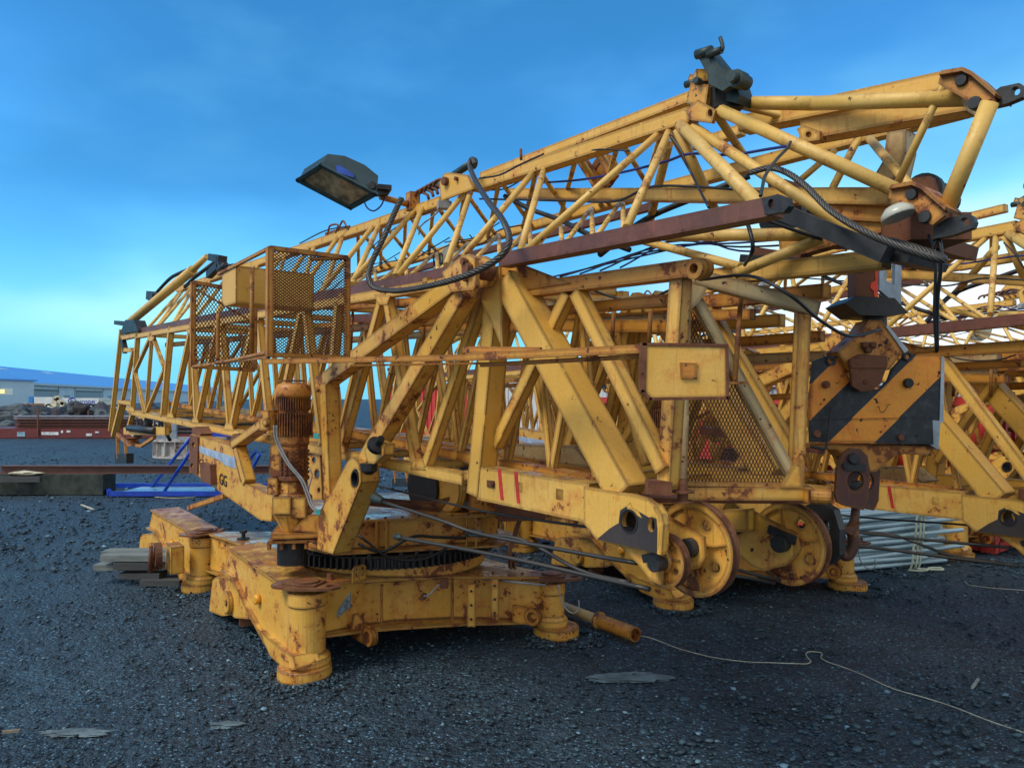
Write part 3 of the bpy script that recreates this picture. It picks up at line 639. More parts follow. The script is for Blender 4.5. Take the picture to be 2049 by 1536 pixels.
cable([(1620, 470, .4), (1640, 478, .3), (1530, 440, .1)], .006)
cable([(1010, 392, .6), (1060, 418, .6), (1120, 440, .6), (1180, 470, .5), (1260, 500, .5)], .014, M_DK)
cable([(1200, 510, .6), (1290, 440, .9), (1400, 392, 1.0), (1500, 352, 1.1)], .016, M_DK)
for i in range(7):
    x = 640 + i * 50; y = 600 - i * 15
    cable([(x, y - 40, .6), (x + 20, y - 20 - (i % 3) * 12, .8), (x + 60, y - 50, .7), (x + 110, y - 60 - (i % 2) * 20, .8)], .004)
for i in range(5):                                 # ropes strung low through the jib nose
    cable([(1080 + i * 40, 560 - i * 6, .8), (1250 + i * 30, 520 - i * 12, 1.0), (1480, 470 + i * 8, 1.0), (1700, 440 + i * 14, .9)], .005, M_DK if i % 2 else M_CBLU)
cable([(1190, 582, .3), (1240, 598, .3), (1300, 596, .3), (1340, 580, .3)], .005)
cable([(1400, 560, .2), (1500, 552, .1), (1580, 590, .1), (1640, 640, .3), (1700, 672, .5), (1760, 660, .7)], .006)
cable([(1862, 508, .4), (1878, 480, .4), (1884, 520, .4), (1876, 600, .45), (1875, 702, .5)], .006)
cable([(1858, 470, .42), (1872, 520, .42), (1870, 620, .45), (1874, 705, .5)], .005)

# --- pin plates where mast, stay and arms meet
mb = MB(); mb.prism(poly([(884, 545), (925, 510), (940, 508), (951, 516), (953, 572), (946, 580), (902, 584), (895, 570)], -.16), V * .02); mb.prism(poly([(930, 512), (968, 512), (984, 520), (986, 560), (975, 574), (930, 580)], -.05), V * .02); part(mb, 'pin_plate', M_YC)
mb = MB(); mb.lathe(K(930, 536, -.19), V, [(.012, 0), (.024, .0), (.024, .03)], 16); mb.box(K(924, 516, -.18), K(928, 562, -.18), .016, .02); mb.lathe(K(924, 522, -.2), V, [(.012, 0), (.012, .03)], 10); mb.lathe(K(965, 545, -.1), V, [(.035, 0), (.035, .05)], 16); part(mb, 'pin', M_RU)
# --- arms from the slewing platform
mb = MB(); mb.box(K(905, 564, -.14), K(630, 771, -.14), .085, .085); part(mb, 'stay_arm', M_YC)
mb = MB(); mb.box(K(645, 765, -.14), K(657, 1085, -.16), .085, .085); part(mb, 'stay_post', M_YC)
mb = MB(); mb.box(K(922, 580, -.13), K(690, 976, -.13), .085, .085); part(mb, 'stay_arm', M_YC)
LUGP = [(696, 921), (705, 914), (714, 920), (721, 935), (722, 965), (666, 1108), (634, 1098), (640, 1022), (660, 990)]
mb = MB(); mb.prism(poly(LUGP, -.17), V * .115, [ell(710, 957, 8, 19, -.17, 16, rot=.08)]); part(mb, 'lug_arm', M_YC)
mb = MB(); mb.ring(K(710, 957, -.172), V, [(.045, -.002), (.045, .12), (.036, .12), (.036, -.002)], 18); mb.lathe(K(710, 957, -.06), V, [(.04, 0), (.04, .01)], 16); part(mb, 'bore_sleeve', M_GR)
mb = MB(); mb.prism(poly([(728, 900), (742, 878), (770, 888), (768, 910), (748, 928), (736, 926)], -.19), V * .06); part(mb, 'buffer_block', M_Y)
mb = MB(); mb.lathe(K(752, 893, -.2), K(768, 870, -.2) - K(752, 893, -.2), [(.045, -.01), (.05, .0), (.05, .02), (.02, .03), (.02, .07)], 14); mb.lathe(K(738, 930, -.18), UP, [(.02, -.05), (.045, -.03), (.045, .01)], 14); part(mb, 'rubber_buffer', M_GR)
# --- counter frame beam left
GG = [(383, 868), (464, 890), (481, 963), (549, 992), (543, 1043), (520, 1040), (452, 992), (402, 956), (379, 944)]
mb = MB(); mb.prism(poly(GG, -.12), V * .10); gb = part(mb, 'counter_beam', M_YC)
text('GG', 'lettering', M_BLK, gb, K(446, 961, -.126), K(452, 962, -.12) - K(420, 948, -.12), UP, .125)
mb = MB(); mb.prism(poly([(394, 890), (470, 915), (472, 938), (450, 930), (438, 920), (400, 905)], -.124), V * .003); part(mb, 'pale_sticker', plain('pale_blue_sticker', (.33, .40, .52), .5), gb)
mb = MB(); mb.prism(poly([(380, 870), (396, 874), (394, 948), (378, 942)], -.135), V * .013, [ell(387, 890, 3, 6, -.135, 10), ell(384, 932, 3, 6, -.135, 10)]); part(mb, 'end_plate', M_RU, gb)
mb = MB(); mb.prism(poly([(399, 925), (420, 930), (422, 970), (402, 962)], -.17), V * .05); mb.tube(ell(403, 924, 4, 5, -.16, 10), .006, 6); part(mb, 'bracket', M_RU, gb)
mb = MB(); mb.box(K(462, 890, -.14), K(548, 828, -.14), .055, .09); mb.box(K(468, 892, -.13), K(488, 966, -.13), .07, .08); part(mb, 'bent_strut', M_YC)
mb = MB(); mb.box(K(374, 1016, -.1), K(446, 992, -.12), .04, .035); part(mb, 'link_bar', M_YR)
mb = MB(); mb.prism(poly([(384, 855), (394, 853), (402, 868), (398, 874), (384, 868)], -.1), V * .1); mb.prism(poly([(458, 885), (466, 868), (480, 866), (470, 884)], -.1), V * .04); part(mb, 'bracket', M_RU)
# plates with holes behind the motor
mb = MB(); mb.prism(poly([(612, 905), (640, 905), (645, 1000), (618, 1000)], .02), V * .015, [ell(628, 920, 4, 6, .02, 10), ell(634, 948, 5, 10, .02, 10), ell(638, 980, 3, 5, .02, 10)]); part(mb, 'perforated_plate', M_YC)
mb = MB(); mb.prism(poly([(700, 1000), (715, 998), (860, 1010), (900, 1000), (880, 1025), (740, 1012)], .3), UP * .02); part(mb, 'inner_hoop', M_YR)

# --- slewing platform
PB, PT = .62, .82
def pf(z): return [Vector((x, y, z)) for x, y in ((-1.30, 4.86), (-1.12, 4.70), (-.07, 4.97), (.05, 5.35), (-.45, 6.15), (-1.35, 6.10), (-1.75, 5.45))]
mb = MB(); mb.prism(pf(PB), UP * .014); mb.prism(pf(PT), UP * .014)
ins = [Vector((-.9, 5.45, 0)) + (p - Vector((-.9, 5.45, 0))) * .84 for p in [Vector((q.x, q.y, 0)) for q in pf(0)]]
for i in range(len(ins)):
    a, b_ = ins[i], ins[(i + 1) % len(ins)]; mb.add([(a.x, a.y, PB + .014), (b_.x, b_.y, PB + .014), (b_.x, b_.y, PT), (a.x, a.y, PT)], [(0, 1, 2, 3)])
plat = part(mb, 'slewing_platform', M_YC)
for x in (-.86, -.80, -.30, -.24):
    mb = MB(); yb = 4.70 + (x + 1.12) * .257; mb.box((x, yb + .01, PB + .014), (x, yb + .01, PT), .10, .010, n=Vector((1, 0, 0))); part(mb, 'rib', M_YC, plat)
mb = MB(); mb.cuboid((.02, 5.1, .86), .3, .5, .1, .2); mb.box((.05, 4.98, .84), (-.05, 4.92, .55), .09, .03, n=Vector((1, 0, 0))); part(mb, 'winch_drum_bracket', M_RU, plat)
mb = MB(); mb.lathe((-.62, 5.3, .98), V, [(.19, -.02), (.19, 0), (.13, .0), (.13, .32), (.19, .32), (.19, .34)], 28); part(mb, 'winch_drum', M_GR, plat)
mb = MB(); mb.lathe((-.45, 5.1, .99), V, [(.16, 0), (.17, .02), (.17, .05)], 28); part(mb, 'drum_cover', M_YC, plat)
mb = MB(); mb.prism([Vector(p) for p in ((-.28, 5.0, .84), (.04, 5.08, .84), (.04, 5.08, .98), (-.1, 5.05, 1.02), (-.28, 5.0, .96))], Vector((-.1, .4, 0))); part(mb, 'drum_guard', M_YR, plat)
# ring gear with teeth
mb = MB(); nT = 110; r0, r1 = .735, .765
mb.ring(RING + UP * .575, UP, [(r0, -.045), (r0, .03), (.6, .03), (.6, -.045)], 80)
for k in range(nT):
    a = 2 * math.pi * k / nT; dr = Vector((math.cos(a), math.sin(a), 0)); tg = Vector((-math.sin(a), math.cos(a), 0))
    c = RING + UP * .572 + dr * (r0 + .012)
    vs = [c + tg * sx * .012 + dr * q + UP * h for h in (-.042, .028) for sx, q in ((-1, -.014), (1, -.014), (.55, .018), (-.55, .018))]
    mb.add(vs, [(0, 3, 2, 1), (4, 5, 6, 7), (0, 1, 5, 4), (1, 2, 6, 5), (2, 3, 7, 6), (3, 0, 4, 7)])
gear = part(mb, 'ring_gear', M_GR)
mb = MB()
for k in range(44):
    a = 2 * math.pi * k / 44; mb.lathe(RING + Vector((math.cos(a) * .70, math.sin(a) * .70, .595)), UP, [(.014, 0), (.014, .03)], 6)
part(mb, 'gear_bolt', M_DK, gear)
# --- slewing motor
mx = Zp(586, 900, 4.62); mx = Vector((mx.x, mx.y, 0)); FLp = lambda y: (797 - y) / 1500 * 4.62 + CAMH
q = lambda y: FLp(y)
mb = MB(); mb.lathe(mx, UP, [(.098, q(888)), (.098, q(850)), (.10, q(845)), (.10, q(832)), (.09, q(830)), (.09, q(790))], 28)
for k in range(44):
    a = 2 * math.pi * k / 44; dr = Vector((math.cos(a), math.sin(a), 0)); tg = Vector((-math.sin(a), math.cos(a), 0))
    for (ya, yb, ro) in ((870, 826, .118), (820, 797, .106)):
        mb.box(mx + dr * .095 + UP * q(ya), mx + dr * .095 + UP * q(yb), .006, (ro - .095) * 2, n=dr, center=True)
motor = part(mb, 'slewing_motor', M_MR)
mb = MB(); mb.lathe(mx, UP, [(.103, q(797)), (.106, q(790)), (.106, q(781)), (.098, q(771)), (.075, q(766)), (.0, q(765))], 28, True); mb.box(mx + Vector((-.09, 0, q(763))), mx + Vector((.06, 0, q(763))), .1, .008, n=UP); part(mb, 'fan_cover', M_MR, motor)
mb = MB(); mb.lathe(mx, UP, [(.10, q(958)), (.10, q(952)), (.09, q(950)), (.09, q(892)), (.095, q(888)), (.095, q(878)), (.09, q(876)), (.09, q(870))], 28)
for j in range(6):
    for k in range(18):
        a = 2 * math.pi * k / 18; dr = Vector((math.cos(a), math.sin(a), 0)); mb.box(mx + dr * .092 + UP * (q(946) + j * .026), mx + dr * .092 + UP * (q(946) + j * .026 + .013), .018, .014, n=dr, center=True)
part(mb, 'brake_housing', M_MR, motor)
mb = MB(); mb.prism([Zp(x, y, 4.55) for x, y in ((540, 892), (552, 886), (560, 892), (560, 952), (545, 955), (538, 950))], Vector((.05, .12, 0))); mb.cuboid(Zp(552, 970, 4.6), .06, .14, .10); part(mb, 'side_box', M_YC, motor)
mb = MB(); mb.cuboid(Zp(541, 840, 4.56), .07, .11, .12, -.4); mb.lathe(Zp(534, 845, 4.50), Vector((-.5, -.8, 0)), [(.022, -.01), (.022, .016), (.018, .018)], 16); part(mb, 'terminal_box', M_YC, motor)
mb = MB(); mb.lathe(mx, UP, [(.06, q(1062)), (.085, q(1046)), (.11, q(1030)), (.125, q(1024)), (.125, q(1012)), (.118, q(1010)), (.118, q(992)), (.10, q(986)), (.088, q(984)), (.088, q(962)), (.075, q(958))], 10); mb.cuboid(mx + Vector((-.03, -.10, q(1005))), .11, .06, .10); mb.cuboid(mx + Vector((.07, -.08, q(1010))), .08, .06, .12); part(mb, 'gearbox', M_YC, motor)
mb = MB(); mb.cuboid(mx + Vector((.06, .04, q(1064))), .36, .32, .03, .2); mb.cuboid(mx + Vector((.02, .02, q(1075))), .30, .28, .02, .2); mb.prism([Zp(x, y, 4.52) for x, y in ((582, 1062), (616, 1030), (640, 1028), (640, 1066))], Vector((0, .015, 0)))
for k in range(5): mb.cuboid(mx + Vector((-.10 + k * .07, -.13 + k * .014, q(1082))), .02, .02, .05)
part(mb, 'motor_flange', M_YR, motor)
mb = MB(); mb.lathe(mx, UP, [(.09, q(1125)), (.09, q(1082))], 22); part(mb, 'pinion', M_GR, motor)
for dx in (0, 5):
    mb = MB(); mb.tube(curve_pts([Zp(x + dx, y, 4.40) for x, y in ((548, 851), (550, 875), (562, 905), (578, 932), (600, 958), (612, 985), (622, 1012), (636, 1026))], 5), .0055, 8); part(mb, 'electric_cable', M_CGR, motor)
mb = MB(); mb.tube(curve_pts([Zp(x, y, 4.42) for x, y in ((618, 936), (624, 950), (618, 975), (617, 985))], 5), .005, 8); part(mb, 'electric_cable', M_CGR, motor)
mb = MB(); mb.cuboid(Zp(637, 1024, 4.38), .025, .02, .03); mb.cuboid(Zp(633, 872, 4.38), .03, .02, .03); part(mb, 'cable_gland', M_TEAL, motor)

# --- undercarriage
A = Vector((-1.20, 4.42, 0)); B = Vector((.32, 5.14, 0)); E = Vector((-2.60, 6.35, 0)); Fp = Vector((-1.05, 7.1, 0))
HT = {'A': .495, 'B': .37, 'E': .46, 'F': .36}
cor = {'A': A, 'B': B, 'E': E, 'F': Fp}
CEN = Vector((-.95, 5.6, 0))
mb = MB()
# top plate: a rounded cross through the four corners with hollowed sides
plan = []
for a, b_ in (('A', 'B'), ('B', 'F'), ('F', 'E'), ('E', 'A')):
    pa, pb = cor[a], cor[b_]; ha, hb = HT[a], HT[b_]; mid = (pa + pb) / 2; inn = (CEN - mid).normalized(); depth = .085
    for t, dd in ((.04, 0), (.20, .7), (.34, 1), (.62, 1), (.80, .5), (.96, 0)):
        p = pa.lerp(pb, t) + inn * depth * dd; plan.append(Vector((p.x, p.y, ha + (hb - ha) * t)))
top = plan
mb.prism(top, UP * .018)
mb.prism([p + UP * -.30 + (CEN - Vector((p.x, p.y, 0))).normalized() * -.02 for p in top], UP * .016)
for i in range(len(top)):
    wi = lambda j: (.04, .13, .15, .15, .13, .04)[j % 6]
    c0 = (CEN - Vector((top[i].x, top[i].y, 0))).normalized() * wi(i); c1_ = (CEN - Vector((top[(i + 1) % len(top)].x, top[(i + 1) % len(top)].y, 0))).normalized() * wi(i + 1)
    a, b_ = top[i] + c0, top[(i + 1) % len(top)] + c1_; mb.add([a - UP * .29, b_ - UP * .29, b_, a], [(0, 1, 2, 3)])
mb.lathe(RING + UP * .44, UP, [(.70, 0), (.70, .09)], 60)
chas = part(mb, 'undercarriage', M_YC)
for k, p in cor.items():
    h = HT[k]
    rs = 1.0 if k in 'AE' else .80; p = p if k in 'AE' else p + (CEN - p).normalized() * .05
    mb = MB(); mb.lathe(p, UP, [(.135 * rs, .055), (.135 * rs, .10), (.118 * rs, .115), (.106 * rs, .125), (.106 * rs, h - .10), (.114 * rs, h - .095), (.114 * rs, h - .02)], 32); part(mb, 'corner_post', M_YC, chas)
    mb = MB(); out = (p - CEN).normalized()
    mb.lathe(p + out * .03, UP, [(.155, -.01), (.155, .05), (.15, .055)], 32); part(mb, 'foot_pad', M_YC, chas)
    # pivot plate with pin on top
    sd_ = (B - A).normalized(); ex = sd_ if k in 'AF' else sd_
    pl = []
    tipd = (out * .6 + sd_ * .9).normalized() if k in ('A', 'E') else (out + sd_ * .3).normalized()
    per = Vector((-tipd.y, tipd.x, 0))
    for (a, b_) in ((-.20, -.07), (-.16, -.11), (0, -.125), (.12, -.09), (.19, -.05), (.215, 0), (.19, .05), (.12, .09), (0, .125), (-.16, .11), (-.20, .07)): pl.append(p + tipd * a + per * b_ + UP * (h + .004))
    hole = [p + tipd * (.155 + .028 * math.cos(t)) + per * .028 * math.sin(t) + UP * (h + .004) for t in [2 * math.pi * j / 12 for j in range(12)]]
    mb = MB(); mb.prism(pl, UP * .014, [hole]); pl2 = [p + (x - p) * .93 + UP * .0 for x in pl]
    mb.prism([Vector((x.x, x.y, h + .0182)) for x in [p + (Vector((y.x, y.y, 0)) - p) * .72 for y in pl if (Vector((y.x, y.y, 0)) - p).dot(tipd) < .13]], UP * .012)
    mb.lathe(p + UP * (h + .028), UP, [(.07, 0), (.07, .012), (.055, .016)], 24); part(mb, 'pivot_plate', paint('rusty_plate' + k, (.20, .085, .035), (.30, .14, .05), rust=.4, spots=.6, top=.4, edge=.8, seed=31 + ord(k)), chas)
# folded outriggers at A and E, hinged at the corner and swung back along the side
def outrigger(dx, name, bog):
    """profile in the plane of its outer face; dx moves it along the ground"""
    prof = [(459, 1097), (586, 1186), (576, 1312), (538, 1282), (503, 1219), (473, 1154), (449, 1139)]
    pp = [K(x, y, -.335) for x, y in prof]
    M_ = dx
    pp = [M_ @ p for p in pp]; dv = (M_.to_3x3() @ V)
    mb = MB(); mb.prism(pp, dv * .20)
    o = part(mb, name, M_YC)
    # flanges: top strip and bottom strip proud of the web
    mb = MB(); t0, t1 = pp[0], pp[1]; mb.prism([t0 - dv * .02 + UP * .002, t1 - dv * .02 + UP * .002, t1 + dv * .24 + UP * .002, t0 + dv * .24 + UP * .002], UP * .014)
    low = [pp[6], pp[5], pp[4], pp[3], pp[2]]
    for i in range(4):
        a, b_ = low[i] - dv * .03, low[i + 1] - dv * .03; nrm = Vector((0, 0, -.014)); mb.prism([a, b_, b_ + dv * .26, a + dv * .26], nrm - (b_ - a).normalized() * .0)
    part(mb, 'flange', M_YC, o)
    # bearing lobe near the ground
    mb = MB(); b0 = M_ @ K(538, 1290, -.36); b1 = M_ @ K(572, 1316, -.36)
    mb.prism([M_ @ K(x, y, -.37) for x, y in ((520, 1262), (560, 1296), (586, 1312), (592, 1338), (574, 1342), (540, 1312), (526, 1280))], dv * .15); part(mb, 'shoe', M_YC, o)
    mb = MB(); mb.lathe(M_ @ K(519, 1198, -.337), dv, [(.02, -.03), (.03, -.028), (.03, .0)], 14, True); part(mb, 'boss', plain('amber_boss', (.75, .33, .02), .4), o)
    # end bogie with its hub
    mb = MB(); bp_ = [M_ @ K(x, y, -.30) for x, y in ((425, 1160), (432, 1154), (475, 1160), (512, 1232), (500, 1238), (470, 1236), (462, 1230), (444, 1232), (418, 1222))]; mb.prism(bp_, dv * .22); part(mb, 'bogie', M_YC, o)
    mb = MB(); mb.lathe(M_ @ K(460, 1204, -.30), dv, [(.070, -.035), (.078, -.03), (.078, .0)], 24); mb.lathe(M_ @ K(460, 1204, -.31), dv, [(.018, -.035), (.018, .0)], 10); part(mb, 'hub', M_YC, o)
    mb = MB(); mb.cuboid(M_ @ K(420, 1231, -.26), .12, .10, .03, .4); mb.cuboid(M_ @ K(497, 1240, -.22), .12, .08, .06, .4); part(mb, 'rail_clamp', M_RU, o)
    return o
outrigger(Matrix.Identity(4), 'outrigger', True)
dE = Matrix.Translation((E - A) + Vector((.0, .05, -.03))) @ Matrix.Translation(A) @ Matrix.Rotation(R(4), 4, 'Z') @ Matrix.Translation(-A)
outrigger(dE, 'outrigger', True)
# bogie end seen from behind at far left, standing on planks
ebp = G(340, 1135, .2)
mb = MB(); mb.cuboid(ebp + Vector((.04, 0, .08)), .10, .24, .22, .6); part(mb, 'wheel_box', M_YC, chas); mb = MB()
for i in range(5): mb.tube([ebp + Vector((-.1, -.12 + i * .05, .2 - i * .05)), ebp + Vector((-.12, -.1 + i * .04, -.02))], .016, 8)
mb.ring(ebp + Vector((-.09, -.08, .12)), Vector((1, .6, 0)), [(.10, 0), (.10, .05), (.06, .05), (.06, 0)], 20); part(mb, 'rail_wheel', M_RU, chas)
# lifting eyes, lugs, ribs and the small fittings on the front side
def eye(p, d, r=.035, name='lifting_eye', mat=M_YC, parent=None):
    s_ = Vector((-d.y, d.x, 0)); base = [p - s_ * r * 1.0, p + s_ * r * 1.0]
    ol = [p - s_ * r] + [p + UP * r * 1.7 + s_ * r * math.cos(t) * 1.0 * -1 + UP * r * math.sin(t) for t in [math.pi * j / 8 for j in range(9)]] + [p + s_ * r]
    hl = [p + UP * r * 1.6 + s_ * r * .5 * math.cos(t) + UP * r * .75 * math.sin(t) for t in [2 * math.pi * j / 12 for j in range(12)]]
    mb = MB(); mb.prism(ol, d * .014, [hl]); part(mb, name, mat, parent or chas)
eye(G(711, 1163, .49), Vector((.6, -.3, 0)).normalized(), .036); eye(G(722, 1160, .49), Vector((.6, -.3, 0)).normalized(), .036)
eye(G(517, 1112, .50), Vector((.6, -.8, 0)).normalized(), .028, mat=M_YR); eye(G(1019, 1137, .42), Vector((1, .2, 0)).normalized(), .04, mat=M_RU); eye(G(1027, 1137, .42), Vector((1, .2, 0)).normalized(), .04, mat=M_RU)
def lugplate(px, py, h, px0, py0, h0, r=.055):
    c = G(px, py, h); b_ = G(px0, py0, h0); d = (c - b_); d.z = 0; L_ = d.length; d.normalize(); z0 = h - r
    ol = [b_ + UP * (h + r - b_.z) , b_ - UP * (b_.z - h + r)] + [Vector((c.x, c.y, h)) + d * r * math.cos(t) + UP * r * math.sin(t) for t in [-math.pi / 2 + math.pi * j / 10 for j in range(11)]]
    hl = [Vector((c.x, c.y, h)) + d * r * .5 * math.cos(t) + UP * r * .5 * math.sin(t) for t in [2 * math.pi * j / 14 for j in range(14)]]
    n_ = Vector((d.y, -d.x, 0)); mb = MB(); mb.prism(ol, n_ * .03, [hl]); mb.ring(Vector((c.x, c.y, h)) - n_ * .006, n_, [(r, 0), (r, .045), (r * .62, .045), (r * .62, 0)], 20); part(mb, 'towing_lug', M_YR, chas)
lugplate(746, 1272, .17, 712, 1255, .17); lugplate(1070, 1232, .17, 1030, 1225, .17)
mb = MB()
for px in (943, 990):
    p = Zp(px, 1155, 4.86) if px == 943 else Zp(px, 1160, 5.0); q_ = Vector((p.x, p.y, .13)); mb.box(Vector((p.x, p.y, .405)), q_, .055, .02, n=Vector((0, 1, 0)))
o = part(mb, 'stiffener', M_YC, chas)
mb = MB(); 
for px, yy in ((943, 4.855), (990, 4.995)):
    for z_ in (.36, .27, .18): p = Zp(px, 1155, yy); mb.lathe(Vector((p.x, p.y, z_)), Vector((0, 1, 0)), [(.008, -.006), (.008, .01)], 8)
part(mb, 'bolt', M_DK, chas)
mb = MB(); mb.tube([G(960, 1152, .40) + Vector((0, -.02, -.01)), G(1092, 1166, .36) + Vector((0, -.02, -.01))], .008, 8); mb.tube(curve_pts([G(1092, 1166, .36), G(1106, 1160, .36), G(1118, 1168, .34)], 4), .005, 6); part(mb, 'conduit', M_CGR, chas)
mb = MB(); mb.tube(curve_pts([Zp(x, y, 4.86) for x, y in ((1118, 1170), (1122, 1200), (1135, 1220), (1148, 1226), (1158, 1218), (1158, 1200))], 5), .005, 6); mb.tube(curve_pts([Zp(x, y, 4.78) for x, y in ((848, 1192), (858, 1190), (870, 1178), (880, 1168))], 5), .006, 6); part(mb, 'electric_cable', M_CGR, chas)
mb = MB(); mb.cuboid(Zp(889, 1166, 4.76), .05, .04, .06); mb.lathe(Zp(848, 1193, 4.80), Vector((0, 1, 0)), [(.02, -.01), (.02, .02)], 14); part(mb, 'junction_box', M_RU, chas)
mb = MB(); mb.prism([Zp(x, y, 4.50) for x, y in ((674, 1222), (700, 1184), (700, 1214), (674, 1236))], Vector((.004, .006, 0))); part(mb, 'rating_plate', plain('grey_plate', (.20, .24, .26), .4, .5, .5, 40), chas)
mb = MB(); mb.prism([G(434, 1078, .40), G(482, 1080, .40), G(474, 1140, .15), G(430, 1138, .15)][:4], Vector((.0, .01, 0))); part(mb, 'grey_panel', plain('grey_primer', (.17, .20, .22), .6), chas)
mb = MB(); mb.lathe(G(487, 1078, .48), UP, [(.05, 0), (.05, .01), (.015, .012), (.015, .05), (.03, .05), (.03, .07)], 12); part(mb, 'spindle', M_DK, chas)
mb = MB(); mb.lathe(G(660, 1158, .50), UP, [(.018, 0), (.018, .035)], 10); part(mb, 'spindle', M_RU, chas)
for (x_, y0_, y1_, yy) in ((762, 1172, 1246, 4.68), (905, 1160, 1240, 4.84)):
    mb = MB(); mb.box(Zp(x_, y0_, yy), Zp(x_, y1_, yy), .012, .05, n=Vector((0, 1, 0))); part(mb, 'weld_rib', M_YR, chas)
# triangular bracket under the lug
mb = MB(); mb.prism([Zp(x, y, 4.62) for x, y in ((706, 1228), (712, 1226), (740, 1262), (700, 1262))], Vector((.01, .01, 0))); part(mb, 'stiffener', M_YR, chas)

for i, (pts, r_, m_) in enumerate((
    ([(-.95, 4.66, .70), (-.80, 4.62, .66), (-.62, 4.68, .74), (-.48, 4.78, .72), (-.30, 4.86, .70)], .010, M_CBL),
    ([(-.98, 4.66, .78), (-.88, 4.60, .72), (-.74, 4.62, .62), (-.55, 4.70, .60), (-.40, 4.78, .66)], .008, M_CBL),
    ([(-1.28, 4.62, .80), (-1.18, 4.55, .72), (-1.02, 4.58, .76), (-.96, 4.68, .88)], .007, M_CGR))):
    mb = MB(); mb.tube(curve_pts([Vector(p) for p in pts], 6), r_, 8); part(mb, 'hose', m_, plat)
for i in range(9):
    mb = MB(); x = -1.02 + i * .105; mb.lathe((x, 4.73 + (x + 1.12) * .257, PT + .013), UP, [(.011, 0), (.011, .010)], 6); part(mb, 'deck_bolt', M_RU, plat)
for i in range(8):
    t_ = .10 + i * .11; p = A.lerp(B, t_) + (CEN - (A + B) / 2).normalized() * (.16 if .2 < t_ < .8 else .10); h = HT['A'] + (HT['B'] - HT['A']) * t_
    mb = MB(); mb.lathe((p.x, p.y, h + .018), UP, [(.010, 0), (.010, .010)], 6); part(mb, 'deck_bolt', M_RU, chas)
# --- sheaves at the near end
def wheel(px, py, v, Rr, wd=.045, holes=4, mat=M_YC, hub=.06, n=44):
    c = K(px, py, v); mb = MB()
    mb.ring(c, V, [(Rr, 0), (Rr - .004, wd * .25), (Rr * .90, wd * .5), (Rr - .004, wd * .75), (Rr, wd), (Rr * .86, wd), (Rr * .86, 0)], n, False)
    wv = part(mb, 'sheave', mat)
    rimm = MB(); rimm.ring(c, V, [(Rr * 1.003, wd * .06), (Rr * .985, wd * .28), (Rr * .90 * 1.012, wd * .5), (Rr * .985, wd * .72), (Rr * 1.003, wd * .94), (Rr * .905, wd * .55)], n); part(rimm, 'rope_groove', M_RU, wv)
    a = V.cross(UP).normalized(); disc = [c + V * wd * .35 + (a * math.cos(t) + UP * math.sin(t)) * Rr * .87 for t in [2 * math.pi * k / n for k in range(n)]]
    hl = []
    for h in range(holes):
        t0 = 2 * math.pi * (h + .5) / holes + .25; cc = c + V * wd * .35 + (a * math.cos(t0) + UP * math.sin(t0)) * Rr * .60
        hl.append([cc + (a * math.cos(t) + UP * math.sin(t)) * Rr * .115 for t in [2 * math.pi * k / 12 for k in range(12)]])
    mb = MB(); mb.prism(disc, V * wd * .25, hl); part(mb, 'sheave_web', mat, wv)
    mb = MB()
    for h in range(holes):
        t0 = 2 * math.pi * h / holes + .25; d = a * math.cos(t0) + UP * math.sin(t0); mb.box(c + V * .002 + d * hub, c + V * .002 + d * Rr * .87, .006, wd * .35)
    mb.lathe(c - V * .01, V, [(hub * .8, 0), (hub, .01), (hub, wd + .02)], 24); part(mb, 'hub', mat, wv)
    return wv
wheel(1385, 1098, .20, .178); wheel(1575, 1088, .72, .168)
w3 = wheel(1325, 1122, .05, .098, .04, 4, hub=.045)
mb = MB(); mb.prism(poly([(1195, 1080), (1260, 1090), (1325, 1100), (1322, 1170), (1300, 1160), (1278, 1130), (1240, 1092)], .02), V * .014); part(mb, 'sheave_bracket', M_YC)
mb = MB(); mb.prism(poly([(1330, 1030), (1408, 1074), (1410, 1116), (1398, 1136), (1365, 1146), (1330, 1140)], .155), V * .014); part(mb, 'sheave_bracket', M_YC)
mb = MB(); mb.prism(poly([(1440, 1020), (1500, 1018), (1595, 1070), (1592, 1112), (1575, 1130), (1528, 1143), (1500, 1130), (1430, 1060)], .68), V * .014); mb.prism(poly([(1445, 1020), (1496, 1018), (1496, 1064), (1446, 1064)], .62), V * .05); part(mb, 'sheave_bracket', M_YC)
mb = MB(); mb.lathe(K(1371, 1097, .12), V, [(.034, 0), (.036, .01), (.036, .06)], 20); mb.lathe(K(1307, 1130, -.02), V, [(.026, 0), (.026, .05)], 18); mb.box(K(1285, 1118, .0), K(1318, 1110, .0), .03, .012); mb.lathe(K(1556, 1088, .64), V, [(.034, 0), (.036, .01), (.036, .06)], 20); mb.box(K(1536, 1058, .655), K(1590, 1082, .655), .035, .014); part(mb, 'axle_pin', M_DK)
mb = MB(); mb.prism(poly([(1612, 1010), (1640, 1004), (1668, 1020), (1680, 1060), (1680, 1110), (1660, 1130), (1640, 1120)], .9), V * .05, [ell(1652, 1056, 8, 16, .9, 12)]); part(mb, 'end_cheek', M_DK)

